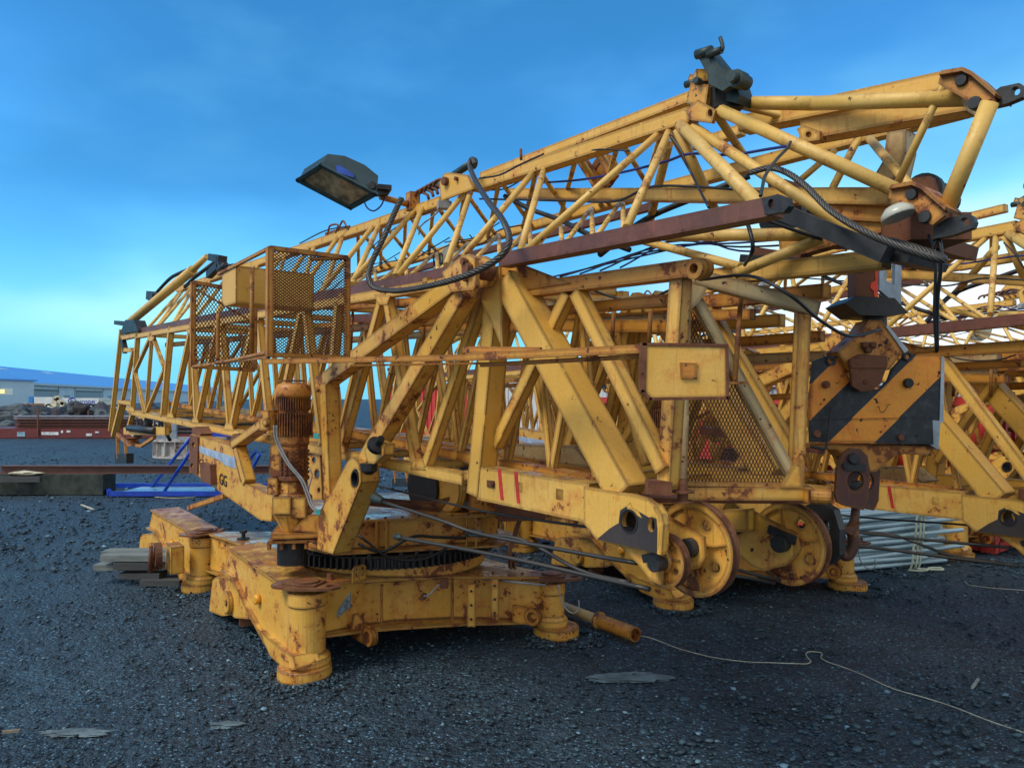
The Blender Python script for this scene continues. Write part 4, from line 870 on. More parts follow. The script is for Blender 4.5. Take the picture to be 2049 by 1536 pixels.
# --- gate frame with expanded-metal infill at the near end
ZF = 2.86
def zb(mb, a, b_, w, d=.03, y=ZF): return mb.box(Zp(*a, y), Zp(*b_, y), w, d, n=Vector((0, 1, 0)))
mb = MB()
zb(mb, (1612, 606), (1596, 985), .048, .05); part(mb, 'gate_post', M_YC)
mb = MB(); zb(mb, (1376, 560), (1366, 975), .034, .05); part(mb, 'gate_post', M_YG)
mb = MB(); zb(mb, (1392, 552), (1640, 618), .058, .05, ZF - .01); part(mb, 'gate_top_bar', M_YG)
mb = MB(); zb(mb, (1366, 988), (1630, 988), .050, .06, ZF - .006); zb(mb, (1370, 968), (1570, 970), .018, .05); gbar = part(mb, 'gate_bottom_bar', M_YC)
mb = MB(); zb(mb, (1397, 600), (1588, 952), .040, .05, ZF + .004); part(mb, 'gate_diagonal', M_YG)
mb = MB(); mb.prism([Zp(x, y, ZF - .008) for x, y in ((1380, 562), (1422, 566), (1400, 604), (1380, 622))], Vector((0, .012, 0))); part(mb, 'gusset', M_YG)
mb = MB(); mb.prism([Zp(x, y, ZF - .012) for x, y in ((1560, 976), (1600, 910), (1606, 976))], Vector((0, .012, 0))); part(mb, 'gusset', M_YC)
mb = MB(); mb.tube([Zp(1483, 592, 2.95), Zp(1470, 765, 2.80)], .010, 10); mb.cuboid(Zp(1474, 766, 2.8), .07, .05, .01); part(mb, 'upright_pipe', M_YR)
mb = MB(); mb.lathe(Zp(1366, 985, 2.78), UP, [(.042, -.035), (.042, -.03), (.02, -.03), (.02, .0), (.042, .0), (.042, .008), (.018, .008), (.018, .035), (.014, .05)], 18); part(mb, 'hinge_pin', M_RU)
mb = MB(); zb(mb, (1296, 975), (1345, 978), .05, .06, 2.72); part(mb, 'hinge_block', M_RU)
mb = MB(); mb.lathe(Zp(1634, 992, 2.80), Vector((.5, -.2, 0)), [(.03, -.02), (.03, .05)], 16); mb.cuboid(Zp(1625, 992, 2.83), .05, .06, .05); part(mb, 'gate_roller', M_YR)
mb = MB(); mb.ring(K(1388, 537, .03), V, [(.038, 0), (.038, .035), (.017, .035), (.017, 0)], 22); mb.ring(K(1400, 536, .085), V, [(.036, 0), (.036, .035), (.017, .035), (.017, 0)], 22); mb.lathe(K(1388, 537, .06), V, [(.016, 0), (.016, .05)], 14); part(mb, 'hinge_eye', M_YR)
mb = MB(); mb.box(K(1235, 1000, .15), Zp(1640, 1003, 2.95), .02, .12, n=Vector((0, 1, 0))); part(mb, 'sill_plate', M_RU)

def expanded(mb, O_, ex, ey, poly2, cw, ch, th=.0018):
    """diamond mesh clipped to a convex polygon (2-D coords in ex,ey metres)"""
    xs2 = [p[0] for p in poly2]; ys2 = [p[1] for p in poly2]; x0, x1, y0, y1 = min(xs2), max(xs2), min(ys2), max(ys2)
    area = sum(poly2[i][0] * poly2[(i + 1) % len(poly2)][1] - poly2[(i + 1) % len(poly2)][0] * poly2[i][1] for i in range(len(poly2)))
    P2 = poly2 if area > 0 else poly2[::-1]; nrm = ex.cross(ey).normalized()
    def clip(a, b_):
        t0, t1 = 0., 1.; d = (b_[0] - a[0], b_[1] - a[1])
        for i in range(len(P2)):
            p, q2 = P2[i], P2[(i + 1) % len(P2)]; nx, ny = -(q2[1] - p[1]), q2[0] - p[0]
            den = nx * d[0] + ny * d[1]; num = nx * (a[0] - p[0]) + ny * (a[1] - p[1])
            if abs(den) < 1e-12:
                if num < 0: return None
                continue
            t = -num / den
            if den > 0: t0 = max(t0, t)
            else: t1 = min(t1, t)
        return (t0, t1) if t1 > t0 else None
    Hh = y1 - y0; Wd = x1 - x0; slope = ch / cw
    k = -int(Hh / ch) - 2
    while k * cw < Wd + Hh / slope + cw:
        for sg in (1, -1):
            a = (x0 + k * cw, y0 if sg > 0 else y1); L_ = Hh; b_ = (a[0] + L_ / slope, y1 if sg > 0 else y0)
            c = clip(a, b_)
            if c:
                p = O_ + ex * (a[0] + (b_[0] - a[0]) * c[0]) + ey * (a[1] + (b_[1] - a[1]) * c[0]); q2 = O_ + ex * (a[0] + (b_[0] - a[0]) * c[1]) + ey * (a[1] + (b_[1] - a[1]) * c[1])
                mb.box(p, q2, th * 2, th * 1.2, n=nrm, center=True)
        k += 1
# infill of the gate
O_ = Zp(1366, 970, ZF + .03); ex = Vector((1, 0, 0)); s_ = ZF / F
P2 = [((x - 1366) * s_, (970 - y) * s_) for x, y in ((1378, 604), (1374, 968), (1572, 968), (1448, 712))]
mb = MB(); expanded(mb, O_, ex, UP, P2, .0135, .029, .0017); part(mb, 'expanded_metal', M_MESH, gbar)

# --- the access cage and its long rail with end plate
CA = Zp(538, 797, 3.6); CA = Vector((CA.x, CA.y, 0)); hT, hB = 2.325, 1.80
CB = CA + V * .41; CC = CA + U * .75; CD = CA + U * 1.22; CE = CD + V * .38
def bar(mb, a, b_, ha, hb, w=.022): return mb.box(a + UP * ha, b_ + UP * hb, w, w, n=UP if abs(ha - hb) < .05 else V, center=True)
mb = MB(); bar(mb, CA, CA, hB, hT, .030); bar(mb, CB, CB, hB + .0, hT, .024); bar(mb, CA, CB, hT, hT); bar(mb, CA, CB, hB + .01, hB + .01)
bar(mb, CA, CC, hT, hT - .03, .016); bar(mb, CA, CD, hB, hB - .005, .014); bar(mb, CD, CD, hB - .005, hT - .02, .028); bar(mb, CE, CE, hB - .02, hT - .05, .024); bar(mb, CD, CE, hT - .02, hT - .05); bar(mb, CD, CE, hB - .005, hB - .02)
bar(mb, CD, CE, hT - .05, hB + .28, .010); bar(mb, CD, CE, hB + .01, hB + .26, .010)
mb.tube(curve_pts([CC + UP * (hT - .25), CC + UP * (hB + .04), CC - U * .04 + UP * hB, CA + UP * (hB + .02)], 6), .012, 8); CM = CC - U * .38 + V * .05; mb.tube([CM + UP * hB, CM + UP * (hT - .04)], .012, 8)
mb.tube([CB + UP * hT, CB - V * .2 + UP * (hT - .03)], .010, 8)
cage = part(mb, 'access_cage', M_YR)
mb = MB(); expanded(mb, CA + UP * hB, V, UP, [(.014, .02), (.40, .02), (.40, hT - hB - .01), (.014, hT - hB - .01)], .0205, .0150, .0020); part(mb, 'expanded_metal', M_MESH, cage)
mb = MB(); expanded(mb, CD + UP * (hB - .005), V, UP, [(.012, .0), (.37, -.005), (.37, hT - hB - .05), (.012, hT - hB - .02)], .0205, .030, .0022); part(mb, 'expanded_metal', M_MESH, cage)
mb = MB(); b0 = CC - U * .06; b1 = b0 + V * .44; hh0, hh1 = hT - .22, hT - .02
mb.prism([b0 + UP * (hh0 + .03), b0 + UP * (hh1 - .02), b0 - U * .04 + UP * hh1, b0 - U * .22 + UP * hh1, b0 - U * .22 + UP * hh0, b0 - U * .04 + UP * hh0], V * .44); part(mb, 'control_box', M_Y, cage)
mb = MB(); mb.box(Zp(528, 723, 3.6), Zp(930, 715, 3.0), .024, .03, n=Vector((0, 1, 0))); mb.box(Zp(930, 714, 3.0), Zp(1290, 697, 2.56), .030, .03, n=Vector((0, 1, 0))); rail = part(mb, 'rail', M_YR)
mb = MB(); mb.box(Zp(926, 699, 3.03), Zp(1080, 701, 2.86), .026, .02, n=Vector((0, 1, 0))); mb.box(Zp(960, 730, 3.02), Zp(1290, 712, 2.60), .016, .03, n=Vector((0, 1, 0))); mb.box(Zp(700, 731, 3.4), Zp(1000, 726, 3.0), .008, .02, n=Vector((0, 1, 0))); part(mb, 'lower_rail', M_YR, rail)
mb = MB(); PY = 2.52; mb.prism([Zp(x, y, PY) for x, y in ((1288, 688), (1455, 691), (1456, 796), (1302, 798), (1286, 782))], Vector((0, .016, 0))); ep = part(mb, 'end_plate', M_Y, rail)
mb = MB(); fr = [(1288, 688), (1455, 691), (1456, 796), (1302, 798), (1286, 782)]
for i in range(5):
    a, b_ = fr[i], fr[(i + 1) % 5]; mb.box(Zp(*a, PY - .004), Zp(*b_, PY - .004), .010 if i != 4 else .022, .02, n=Vector((0, 1, 0)), ext=.004)
part(mb, 'plate_rim', M_RU, ep)
mb = MB(); mb.prism([Zp(x, y, PY - .008) for x, y in ((1361, 725), (1395, 726), (1395, 758), (1363, 757))], Vector((0, .008, 0))); part(mb, 'badge', M_YR, ep)

# --- ropes running from the winch to the sheaves
def rope(pts, r, mat=M_ROPE, name='hoist_rope', parent=crane, k=5):
    mb = MB(); mb.tube(curve_pts([K(*p) for p in pts], k), r, 8); return part(mb, name, mat, parent)
rope([(752, 971, .1), (962, 1021, .12), (1175, 1054, .1), (1200, 1060, .1)], .006)
rope([(764, 1003, -.1), (880, 1040, -.05), (962, 1068, .0), (1160, 1106, .05), (1275, 1126, .06)], .009)
rope([(800, 1075, -.05), (900, 1093, .0), (1030, 1118, .05), (1160, 1147, .10), (1300, 1178, .12)], .010)
rope([(940, 1070, .0), (1040, 1078, .05), (1160, 1140, .1), (1260, 1165, .12)], .009)
rope([(1450, 1130, .3), (1500, 1146, .5), (1560, 1160, .7)], .007); rope([(1440, 1148, .3), (1500, 1156, .5), (1550, 1166, .7)], .007)
mb = MB(); mb.lathe(K(750, 996, -.1), K(775, 1005, -.1) - K(750, 996, -.1), [(.02, -.02), (.03, .0), (.022, .06), (.016, .09)], 12); mb.lathe(K(790, 1072, -.05), K(815, 1078, -.05) - K(790, 1072, -.05), [(.012, 0), (.018, .01), (.018, .05), (.01, .07)], 10); mb.lathe(K(932, 1066, .0), V - U, [(.018, 0), (.018, .08)], 10); part(mb, 'rope_socket', M_GN)
# --- floodlight on its pole
FZ = 4.75
def fp(x, y, d=0.0): return Zp(x, y, FZ + d)
mb = MB()
T = [fp(594, 343, -.1), fp(655, 308, .25), fp(652, 330, -.1)]
# housing: side profile swept backwards
prof = [(652, 330), (654, 309), (690, 312), (730, 330), (757, 352), (757, 380), (740, 390), (652, 330)]
near = [fp(x, y, -.10) for x, y in ((656, 308), (690, 312), (728, 328), (757, 352), (754, 383), (706, 404))]
near = [fp(645, 329, -.12), fp(656, 308, -.12), fp(690, 312, -.12), (fp(730, 330, -.12)), fp(757, 352, -.12), fp(754, 386, -.12)]
dv = fp(597, 343, .18) - fp(645, 329, -.12)
dv = Vector((-.19, .16, -.045))
mb.prism(near, dv)
lamp = part(mb, 'floodlight', plain('floodlight_housing', (.025, .055, .065), .45, .2, .2, 6))
def mk(pts, th): 
    m2 = MB(); n_ = (pts[1] - pts[0]).cross(pts[2] - pts[0]).normalized(); m2.prism(pts, n_ * th); return m2
g0, g1_ = near[0], near[5]; g2_, g3 = near[5] + dv, near[0] + dv
dn = (g1_ - g0).cross(dv).normalized(); dn = dn if dn.z < 0 else -dn
mb = MB(); fr_ = [g0, g1_, g2_, g3]
for i in range(4): mb.box(fr_[i] + dn * .012, fr_[(i + 1) % 4] + dn * .012, .024, .020, n=dn, center=True, ext=.01)
part(mb, 'lamp_rim', plain('floodlight_rim', (.02, .045, .05), .45), lamp)
mb = mk([g0 + dn * .006 + (g1_ - g0) * .06, g1_ + dn * .006 - (g1_ - g0) * .06, g2_ + dn * .006 - (g1_ - g0) * .06, g3 + dn * .006 + (g1_ - g0) * .06], .003)
part(mb, 'lamp_glass', plain('lamp_glass', (.33, .27, .16), .08, .3, .6, 9, 0), lamp)
mb = MB(); mb.prism([fp(x, y, -.135) for x, y in ((672, 332), (678, 330), (708, 348), (708, 356), (674, 344))], Vector((0, .01, 0))); part(mb, 'blue_clip', plain('blue_clip', (.01, .06, .35), .4), lamp)
mb = MB(); mb.lathe(fp(743, 371, -.14), Vector((0, 1, 0)), [(.022, 0), (.028, .01), (.028, .03)], 16); mb.box(fp(740, 384, -.12), fp(778, 384, -.05), .03, .05, n=Vector((0, 1, 0))); mb.cuboid(fp(766, 377, -.06), .10, .08, .03, .3); part(mb, 'lamp_bracket', M_DK, lamp)
mb = MB(); mb.tube([fp(762, 394, -.02), K(824, 411, JT)], .020, 12); mb.cuboid(K(826, 404, JT), .07, .07, .12, .6); part(mb, 'lamp_pole', M_YR, lamp)
mb = MB(); mb.tube(curve_pts([fp(728, 401, -.05), fp(735, 416, -.05), fp(748, 422, -.05), fp(762, 412, -.05), fp(770, 395, -.03)], 5), .005, 6); part(mb, 'electric_cable', M_CBLU, lamp)
mb = MB(); mb.cuboid(K(889, 411, .46), .08, .06, .045, .3); mb.tube(curve_pts([K(882, 402, .46), K(884, 412, .46), K(870, 430, .5), K(842, 452, .5), K(838, 470, .5)], 4), .005, 6); part(mb, 'junction_box', M_CGR)
mb = MB(); mb.cuboid(K(793, 608, .5), .12, .1, .05); part(mb, 'rubber_bundle', M_GR)

# ------------------------------------------------------------------ copy of the whole crane for the next one in the row
def copy_tree(o, parent=None):
    c = o.copy(); COL.objects.link(c)
    if parent is not None: c.parent = parent
    for ch in list(o.children): copy_tree(ch, c)
    return c
def make_copy(loc, yaw, pitch, drop, label, skip=('access_cage', 'rail', 'floodlight', 'outrigger_x')):
    c = copy_tree(crane); c.location = loc; c.rotation_euler = (0, 0, R(yaw)); c['label'] = label
    for ch in list(c.children):
        base = ch.name.split('.')[0]
        if base in skip:
            for g in list(ch.children_recursive): bpy.data.objects.remove(g)
            bpy.data.objects.remove(ch); continue
        if base not in ('undercarriage', 'outrigger', 'slewing_platform', 'ring_gear', 'slewing_motor', 'counter_beam'):
            b0 = Vector((.44, 2.75, 1.15)) - RING
            ch.matrix_local = Matrix.Translation(b0 + Vector((0, 0, drop))) @ Matrix.Rotation(R(-pitch), 4, V) @ Matrix.Translation(-b0)
    return c
rel = RING - Vector((.44, 2.75, 0)); yw = -7.8
def place(bore, yaw): 
    rr = Matrix.Rotation(R(yaw), 3, 'Z') @ rel; return Vector((bore[0] + rr.x, bore[1] + rr.y, 0))
crane2 = make_copy(place((2.66, 4.0), yw), yw, 2.2, -.185, 'second folded yellow tower crane, behind the first, its end cut by the right edge')

crane3 = make_copy(place((5.9, 5.75), yw), yw, 2.0, -.16, 'third folded yellow tower crane, farthest, glimpsed through the lattice of the second')
# ------------------------------------------------------------------ slings: thick wire rope, stranded
def strand(pts, r, name, label, n=6):
    P = curve_pts(pts, 14); mbx = MB(); m = len(P); L_ = 0; ref = None
    lay = r * 9
    T_ = [(P[min(i + 1, m - 1)] - P[max(i - 1, 0)]).normalized() for i in range(m)]
    a = T_[0].cross(Vector((0, 0, 1))).normalized(); fr = []
    for i in range(m):
        a = (a - T_[i] * a.dot(T_[i])).normalized(); fr.append((a.copy(), T_[i].cross(a)))
    # resample finely
    Q = []; acc = 0
    for i in range(m - 1):
        seg = (P[i + 1] - P[i]).length; st = max(1, int(seg / (r * .9)))
        for j in range(st):
            t = j / st; Q.append((P[i].lerp(P[i + 1], t), fr[i][0].lerp(fr[i + 1][0], t).normalized(), fr[i][1].lerp(fr[i + 1][1], t).normalized(), acc + seg * t))
        acc += seg
    for s_i in range(n):
        pp = [c + (x * math.cos(2 * math.pi * (s_i / n + d / lay)) + y * math.sin(2 * math.pi * (s_i / n + d / lay))) * r * .62 for c, x, y, d in Q]
        mbx.tube(pp, r * .40, 5)
    mbx.tube([c for c, _, _, _ in Q], r * .55, 6)
    o = mbx.build(name, M_ROPE, loc=tuple(P[0])); tag(o, label, 'wire rope'); return o
strand([K(804, 396, -.12), K(790, 425, -.15), K(768, 475, -.2), K(744, 525, -.25), K(738, 556, -.28), K(752, 576, -.28), K(800, 581, -.28), K(880, 567, -.26), K(950, 544, -.22), K(1000, 514, -.18), K(1019, 480, -.15), K(1006, 440, -.1), K(975, 400, .05), K(952, 362, .3), K(940, 332, .42), K(945, 318, .44), K(951, 330, .44)], .015, 'wire_rope_sling', 'thick grey wire rope sling looped over the mast head left of the big brown rail')
strand([K(1500, 346, .35), K(1540, 336, .35), K(1575, 346, .33), K(1612, 372, .3), K(1660, 420, .25), K(1720, 458, .2), K(1780, 486, .2), K(1840, 508, .22), K(1884, 520, .25), K(1880, 512, .3), K(1820, 492, .34), K(1760, 478, .36), K(1700, 474, .38)], .0115, 'wire_rope_sling', 'thick dark wire rope sling drooping over the jib nose above the hook block')

# ------------------------------------------------------------------ hook block
HZ = 3.25
def stripes():
    m = paint('hazard_stripes', (.92, .36, .03), (.80, .27, .02), rust=.40, spots=1, top=.5, edge=.9, streak=.7, seed=41)
    t = m.node_tree; b = t.nodes['Principled BSDF']; lk = b.inputs['Base Color'].links[0]; src = lk.from_socket
    g = t.nodes.new('ShaderNodeTexCoord'); s3 = t.nodes.new('ShaderNodeSeparateXYZ'); t.links.new(g.outputs['Object'], s3.inputs[0])
    # object origin = hook root; s in photograph-scale units laid on the plate itself
    sc_ = F / HZ
    s1 = wmath('ADD', wmath('MULTIPLY', wmath('SUBTRACT', s3.outputs[0], wmath('MULTIPLY', s3.outputs[2], 1.03, tree=t), tree=t), sc_, tree=t), HK0, tree=t)
    def band(a, b2): return wmath('MULTIPLY', wmath('GREATER_THAN', s1, a, tree=t), wmath('LESS_THAN', s1, b2, tree=t), tree=t)
    msk = wmath('ADD', band(2414, 2486), band(2566, 2658), tree=t)
    n = noise_n(t, g.outputs['Object'], 25, 6, .7)
    blk = mixc(t, smooth(t, n, .45, .75), (.012, .018, .024), (.05, .06, .065)); n2_ = noise_n(t, g.outputs['Object'], 40, 4, .6); blk = mixc(t, smooth(t, n2_, .68, .72), blk, (.14, .05, .02))
    c = mixc(t, msk, blk, src); t.links.new(c, b.inputs['Base Color']); return m
hr = Zp(1750, 797, HZ); hroot = Vector((hr.x, hr.y, Zp(1750, 800, HZ).z))
HK0 = 1750 + 1.03 * 800
hk = empty('hook_block', hroot, 'big crane hook block with black and yellow stripes hanging at the right', 'hook block')
YV = Vector((.12, .99, 0))
def hp(pts, d=0.0): return [Zp(x, y, HZ + d) for x, y in pts]
def ez(x, y, rx, ry, d=0.0, n=16): return [Zp(x + rx * math.cos(t), y + ry * math.sin(t), HZ + d) for t in [2 * math.pi * k / n for k in range(n)]]
M_ST = stripes()
body = [(1628, 722), (1655, 712), (1674, 712), (1706, 768), (1716, 780), (1762, 778), (1778, 760), (1786, 738), (1815, 708), (1880, 709), (1886, 718), (1884, 840), (1868, 889), (1622, 882), (1620, 800)]
mb = MB(); mb.prism(hp(body), Vector((.0, .020, 0)), [ez(1664, 722, 6, 7), ez(1818, 713, 7, 7)]); p1 = part(mb, 'cheek_plate', M_ST, hk)
mb = MB(); mb.prism(hp(body, .16), Vector((.0, .02, 0))); part(mb, 'cheek_plate', M_ST, hk)
mb = MB(); mb.prism(hp([(1884, 712), (1890, 716), (1888, 845), (1880, 845)], -.004), Vector((.02, .17, 0))); mb.prism(hp([(1862, 840), (1882, 842), (1878, 900), (1862, 890)], -.008), Vector((.012, .17, 0))); part(mb, 'side_strip', M_STEEL, hk)
mb = MB(); mb.prism(hp([(1622, 838), (1866, 834), (1868, 889), (1620, 884)], -.010), Vector((0, .009, 0))); part(mb, 'lower_band', M_ST, hk)
mb = MB(); mb.prism(hp([(1620, 888), (1868, 892), (1864, 912), (1810, 908), (1790, 912), (1768, 930), (1752, 944), (1700, 940), (1690, 915), (1675, 900), (1620, 896)], .02), Vector((0, .13, 0))); part(mb, 'cross_head', M_YR, hk)
for x, y, r_ in ((1653, 769, 8), (1818, 766, 10), (1635, 868, 8), (1802, 875, 7)):
    mb = MB(); mb.lathe(Zp(x, y, HZ - .012), YV, [(r_ * .0017, -.012), (r_ * .0021, -.004), (r_ * .0021, .02)], 12); part(mb, 'bolt', M_RU if r_ != 10 else M_DK, hk)
for x, y in ((1664, 722), (1818, 713)):
    mb = MB(); mb.ring(Zp(x, y, HZ - .012), YV, [(.020, 0), (.020, .03), (.012, .03), (.012, 0)], 16); part(mb, 'eyelet', M_DK, hk)
mb = MB(); mb.prism(hp([(1738, 640), (1720, 668), (1675, 704), (1692, 728), (1704, 744), (1780, 740), (1808, 702), (1770, 650), (1764, 640)], -.03), Vector((0, .12, 0))); part(mb, 'swivel_block', M_YR, hk)
mb = MB(); mb.prism(hp([(1700, 720), (1722, 708), (1775, 712), (1776, 730), (1762, 768), (1744, 782), (1722, 783), (1706, 772)], -.055), Vector((0, .02, 0))); mb.box(Zp(1704, 733, HZ - .06), Zp(1772, 733, HZ - .06), .012, .02, n=Vector((0, 1, 0))); part(mb, 'guard_plate', M_RU, hk)
mb = MB(); mb.prism(hp([(1726, 684), (1754, 684), (1754, 696), (1746, 700), (1744, 706), (1734, 706), (1730, 698), (1726, 696)], -.05), Vector((0, .02, 0)))
for x, y in ((1732, 690), (1748, 690), (1738, 700), (1733, 764)): mb.lathe(Zp(x, y, HZ - .06), YV, [(.010, 0), (.012, .004), (.012, .03)], 8)
part(mb, 'keeper_plate', M_RU, hk)
mb = MB(); mb.prism(hp([(1772, 652), (1778, 652), (1818, 700), (1810, 706)], -.035), Vector((.0, .12, 0))); part(mb, 'side_strip', M_STEEL, hk)
mb = MB(); mb.lathe(Zp(1750, 640, HZ + .03), UP, [(.05, -.03), (.048, .05)], 16); mb.prism(hp([(1690, 606), (1712, 592), (1790, 596), (1818, 626), (1775, 632), (1722, 630)], -.06), Vector((.0, .20, 0))); part(mb, 'swivel_neck', M_GR, hk)
mb = MB(); mb.prism(hp([(1712, 520), (1757, 520), (1757, 605), (1712, 608)], -.03), Vector((.01, .10, 0))); hb_ = part(mb, 'upper_housing', M_RU, hk)
mb = MB(); mb.prism(hp([(1751, 526), (1757, 524), (1757, 600), (1751, 598), (1748, 582), (1742, 576), (1744, 566), (1752, 562)], -.034), Vector((0, .004, 0))); part(mb, 'orange_paint', plain('orange_red_paint', (.80, .06, .02), .5), hb_)
mb = MB(); mb.prism([Zp(x, y, HZ + q2) for x, y, q2 in ((1760, 520, -.03), (1804, 520, .12), (1803, 612, .12), (1790, 605, .08), (1760, 580, -.03))], Vector((-.012, .006, 0)), [[Zp(x, y, HZ + q2) for x, y, q2 in ((1774, 520.5, .018), (1791, 520.5, .076), (1791, 571, .076), (1774, 562, .018))]]); part(mb, 'side_shield', plain('pale_blue_grey_steel', (.28, .36, .44), .45, .3), hk)
# shackle, shank and hook
M_RR = paint('red_rust', (.10, .032, .022), (.06, .032, .028), rust=.3, spots=1, top=.3, edge=.8, rustc=(.42, .17, .04), seed=47)
arch = [(1722, 958 + 0)] 
so_ = [(1672, 990), (1676, 935), (1688, 905), (1704, 896), (1722, 898), (1736, 912), (1741, 940), (1738, 1000), (1728, 1020), (1690, 1012), (1676, 1005)]
mb = MB(); mb.prism(hp(so_, -.05), Vector((0, .022, 0)), [ez(1712, 962, 17, 20, -.05)]); sh = part(mb, 'shackle', M_RR, hk)
mb = MB(); mb.prism([p + Vector((.045, 0, -.003)) for p in hp(so_, .09)], Vector((0, .022, 0)), [[p + Vector((.045, 0, -.003)) for p in ez(1712, 962, 17, 20, .09)]]); part(mb, 'shackle', M_RR, hk)
mb = MB(); mb.lathe(Zp(1711, 918, HZ - .075), YV, [(.020, 0), (.024, .006), (.024, .2)], 18); mb.prism(hp([(1690, 925), (1732, 928), (1732, 944), (1690, 940)], -.058), Vector((0, .01, 0))); mb.lathe(Zp(1692, 931, HZ - .07), YV, [(.010, 0), (.010, .02)], 10); part(mb, 'shackle_pin', M_DK, hk)
mb = MB(); mb.lathe(Zp(1714, 985, HZ), UP, [(.05, -.045), (.05, -.02), (.03, -.015), (.03, .03), (.022, .05)], 6); part(mb, 'hook_nut', M_GR, hk)
hkp = [(1712, 1005), (1708, 1035), (1700, 1052), (1703, 1068), (1708, 1080)]
mb = MB(); mb.tube([Zp(1714, 1000, HZ), Zp(1710, 1040, HZ), Zp(1702, 1062, HZ)], .017, 12, r2=.022)
mb.tube(curve_pts([Zp(x, y, HZ) for x, y in ((1702, 1058), (1708, 1074), (1706, 1095), (1696, 1112), (1686, 1108), (1682, 1090), (1684, 1070))], 6), .027, 12, r2=.018)
mb.prism(hp([(1684, 1046), (1700, 1056), (1714, 1050), (1722, 1044), (1718, 1060), (1704, 1070), (1686, 1062)], -.03), Vector((0, .06, 0))); part(mb, 'hook', M_RR, hk)
mb = MB(); mb.tube(curve_pts([Zp(x, y, HZ - .035) for x, y in ((1676, 795), (1664, 815), (1658, 860), (1654, 888), (1650, 897), (1622, 893))], 5), .006, 8); part(mb, 'bent_handle', M_DK, hk)
mb = MB(); mb.tube(curve_pts([Zp(x, y, HZ - .045) for x, y in ((1757, 826 - 50), (1766, 812), (1774, 806), (1778, 816), (1786, 810), (1795, 806))][:1] + [Zp(x, y, HZ - .016) for x, y in ((1752, 818), (1758, 812), (1762, 824), (1770, 822), (1776, 812), (1782, 808))], 5)[8:], .0015, 5); part(mb, 'scribble', M_BLK, hk)

# ================================================================== surroundings
def gthing(mb, name, mat, label, cat, group=None, loc=None):
    P = np.array(mb.v); l = loc or (float(P[:, 0].mean()), float(P[:, 1].mean()), float(P[:, 2].min()))
    return tag(mb.build(name, mat, loc=l), label, cat, group)
# steel tube lying on the ground
a = G(1150, 1222, .048); b_ = G(1272, 1269, .048); d = (b_ - a).normalized()
tb = empty('steel_tube', (a.x, a.y, 0), 'short cream yellow steel tube with a collar, lying on the gravel before the crane foot', 'tube')
mb = MB(); mb.tube([a - d * .3, a + d * .30], .036, 20); part(mb, 'tube_body', paint('cream_tube', (.62, .45, .20), (.60, .42, .16), rust=.1, spots=.3, top=.1, edge=.2, seed=53), tb)
L2 = (b_ - a).length
mb = MB(); mb.ring(a + d * .27, d, [(.038, 0), (.062, 0), (.062, .012), (.050, .03), (.046, .04), (.038, .04)], 24); part(mb, 'collar', M_YC, tb)
mb = MB(); mb.ring(a + d * .29, d, [(.040, 0), (.048, 0), (.048, L2 - .29), (.040, L2 - .29)], 24, False); mb.lathe(a + d * .33, d, [(.041, 0), (.041, .01)], 20); part(mb, 'sleeve', M_YR, tb)
# pale string
def string(pts, r, label, name='string'):
    P = curve_pts([G(x, y, .006) for x, y in pts], 8); mb = MB(); mb.tube(P, r, 5); return gthing(mb, name, plain(name + '_cord', (.42, .42, .33), .8), label, 'string')
string([(1283, 1272), (1300, 1275), (1322, 1283), (1350, 1294), (1380, 1303), (1430, 1315), (1490, 1323), (1540, 1325), (1595, 1327), (1615, 1327), (1622, 1322), (1614, 1312), (1614, 1305), (1625, 1303), (1644, 1306), (1643, 1315), (1655, 1323), (1690, 1335), (1730, 1351), (1770, 1370), (1800, 1381), (1850, 1395), (1910, 1414), (1960, 1434), (2010, 1452), (2060, 1468)], .0032, 'long pale string snaking over the gravel from the end of the steel tube')
string([(1930, 1162), (1938, 1169), (1960, 1173), (2000, 1177), (2060, 1181)], .003, 'short pale string on the gravel below the right crane')
string([(310, 994), (350, 996), (390, 994)], .006, 'pale cord lying before the blue steel frame')
# flat stones and debris
def blob(c, sx, sy, sz, seed, sub=3, amp=.35, fq=1.3, rz=0.0):
    bm = bmesh.new(); bmesh.ops.create_icosphere(bm, subdivisions=sub, radius=1); mb = MB()
    M_ = Matrix.Rotation(rz, 3, 'Z'); vs = []
    for v in bm.verts:
        p = v.co; k = 1 + amp * noise.noise(p * fq + Vector((seed * 3.1, seed, 0))) * 1.6
        f = Vector((round(p.x * 2.2) / 2.2, round(p.y * 2.2) / 2.2, round(p.z * 2.2) / 2.2)); p = p.lerp(f, .35) * k
        vs.append(Vector(c) + M_ @ Vector((p.x * sx, p.y * sy, p.z * sz)))
    mb.add(vs, [[v.index for v in f.verts] for f in bm.faces], False); bm.free(); return mb
M_STN = plain('flat_stone', (.085, .125, .14), .7, 0, .4, 12, .4)
for (x0, x1, y, dp, lb) in ((1186, 1338, 1352, .07, 'broad flat grey stone set in the gravel between tube and string'), (428, 482, 1446, .03, 'flat grey stone in the gravel below the nearest crane foot'), (92, 200, 1462, .035, 'long flat grey stone in the gravel at lower left')):
    p, q_ = G(x0, y), G(x1, y + 6); c = (p + q_) / 2; gthing(blob((c.x, c.y, .0), (q_ - p).length / 2, dp, .009, x0, 3, .5, 2.2), 'flat_stone', M_STN, lb, 'stone')
def stick(x0, y0, x1, y1, w_, label, mat):
    p, q_ = G(x0, y0, .012), G(x1, y1, .012); mb = MB(); mb.box(p, q_, w_, .012, n=UP); gthing(mb, 'stick', mat, label, 'stick')
M_WD = plain('pale_splinter', (.38, .36, .28), .8)
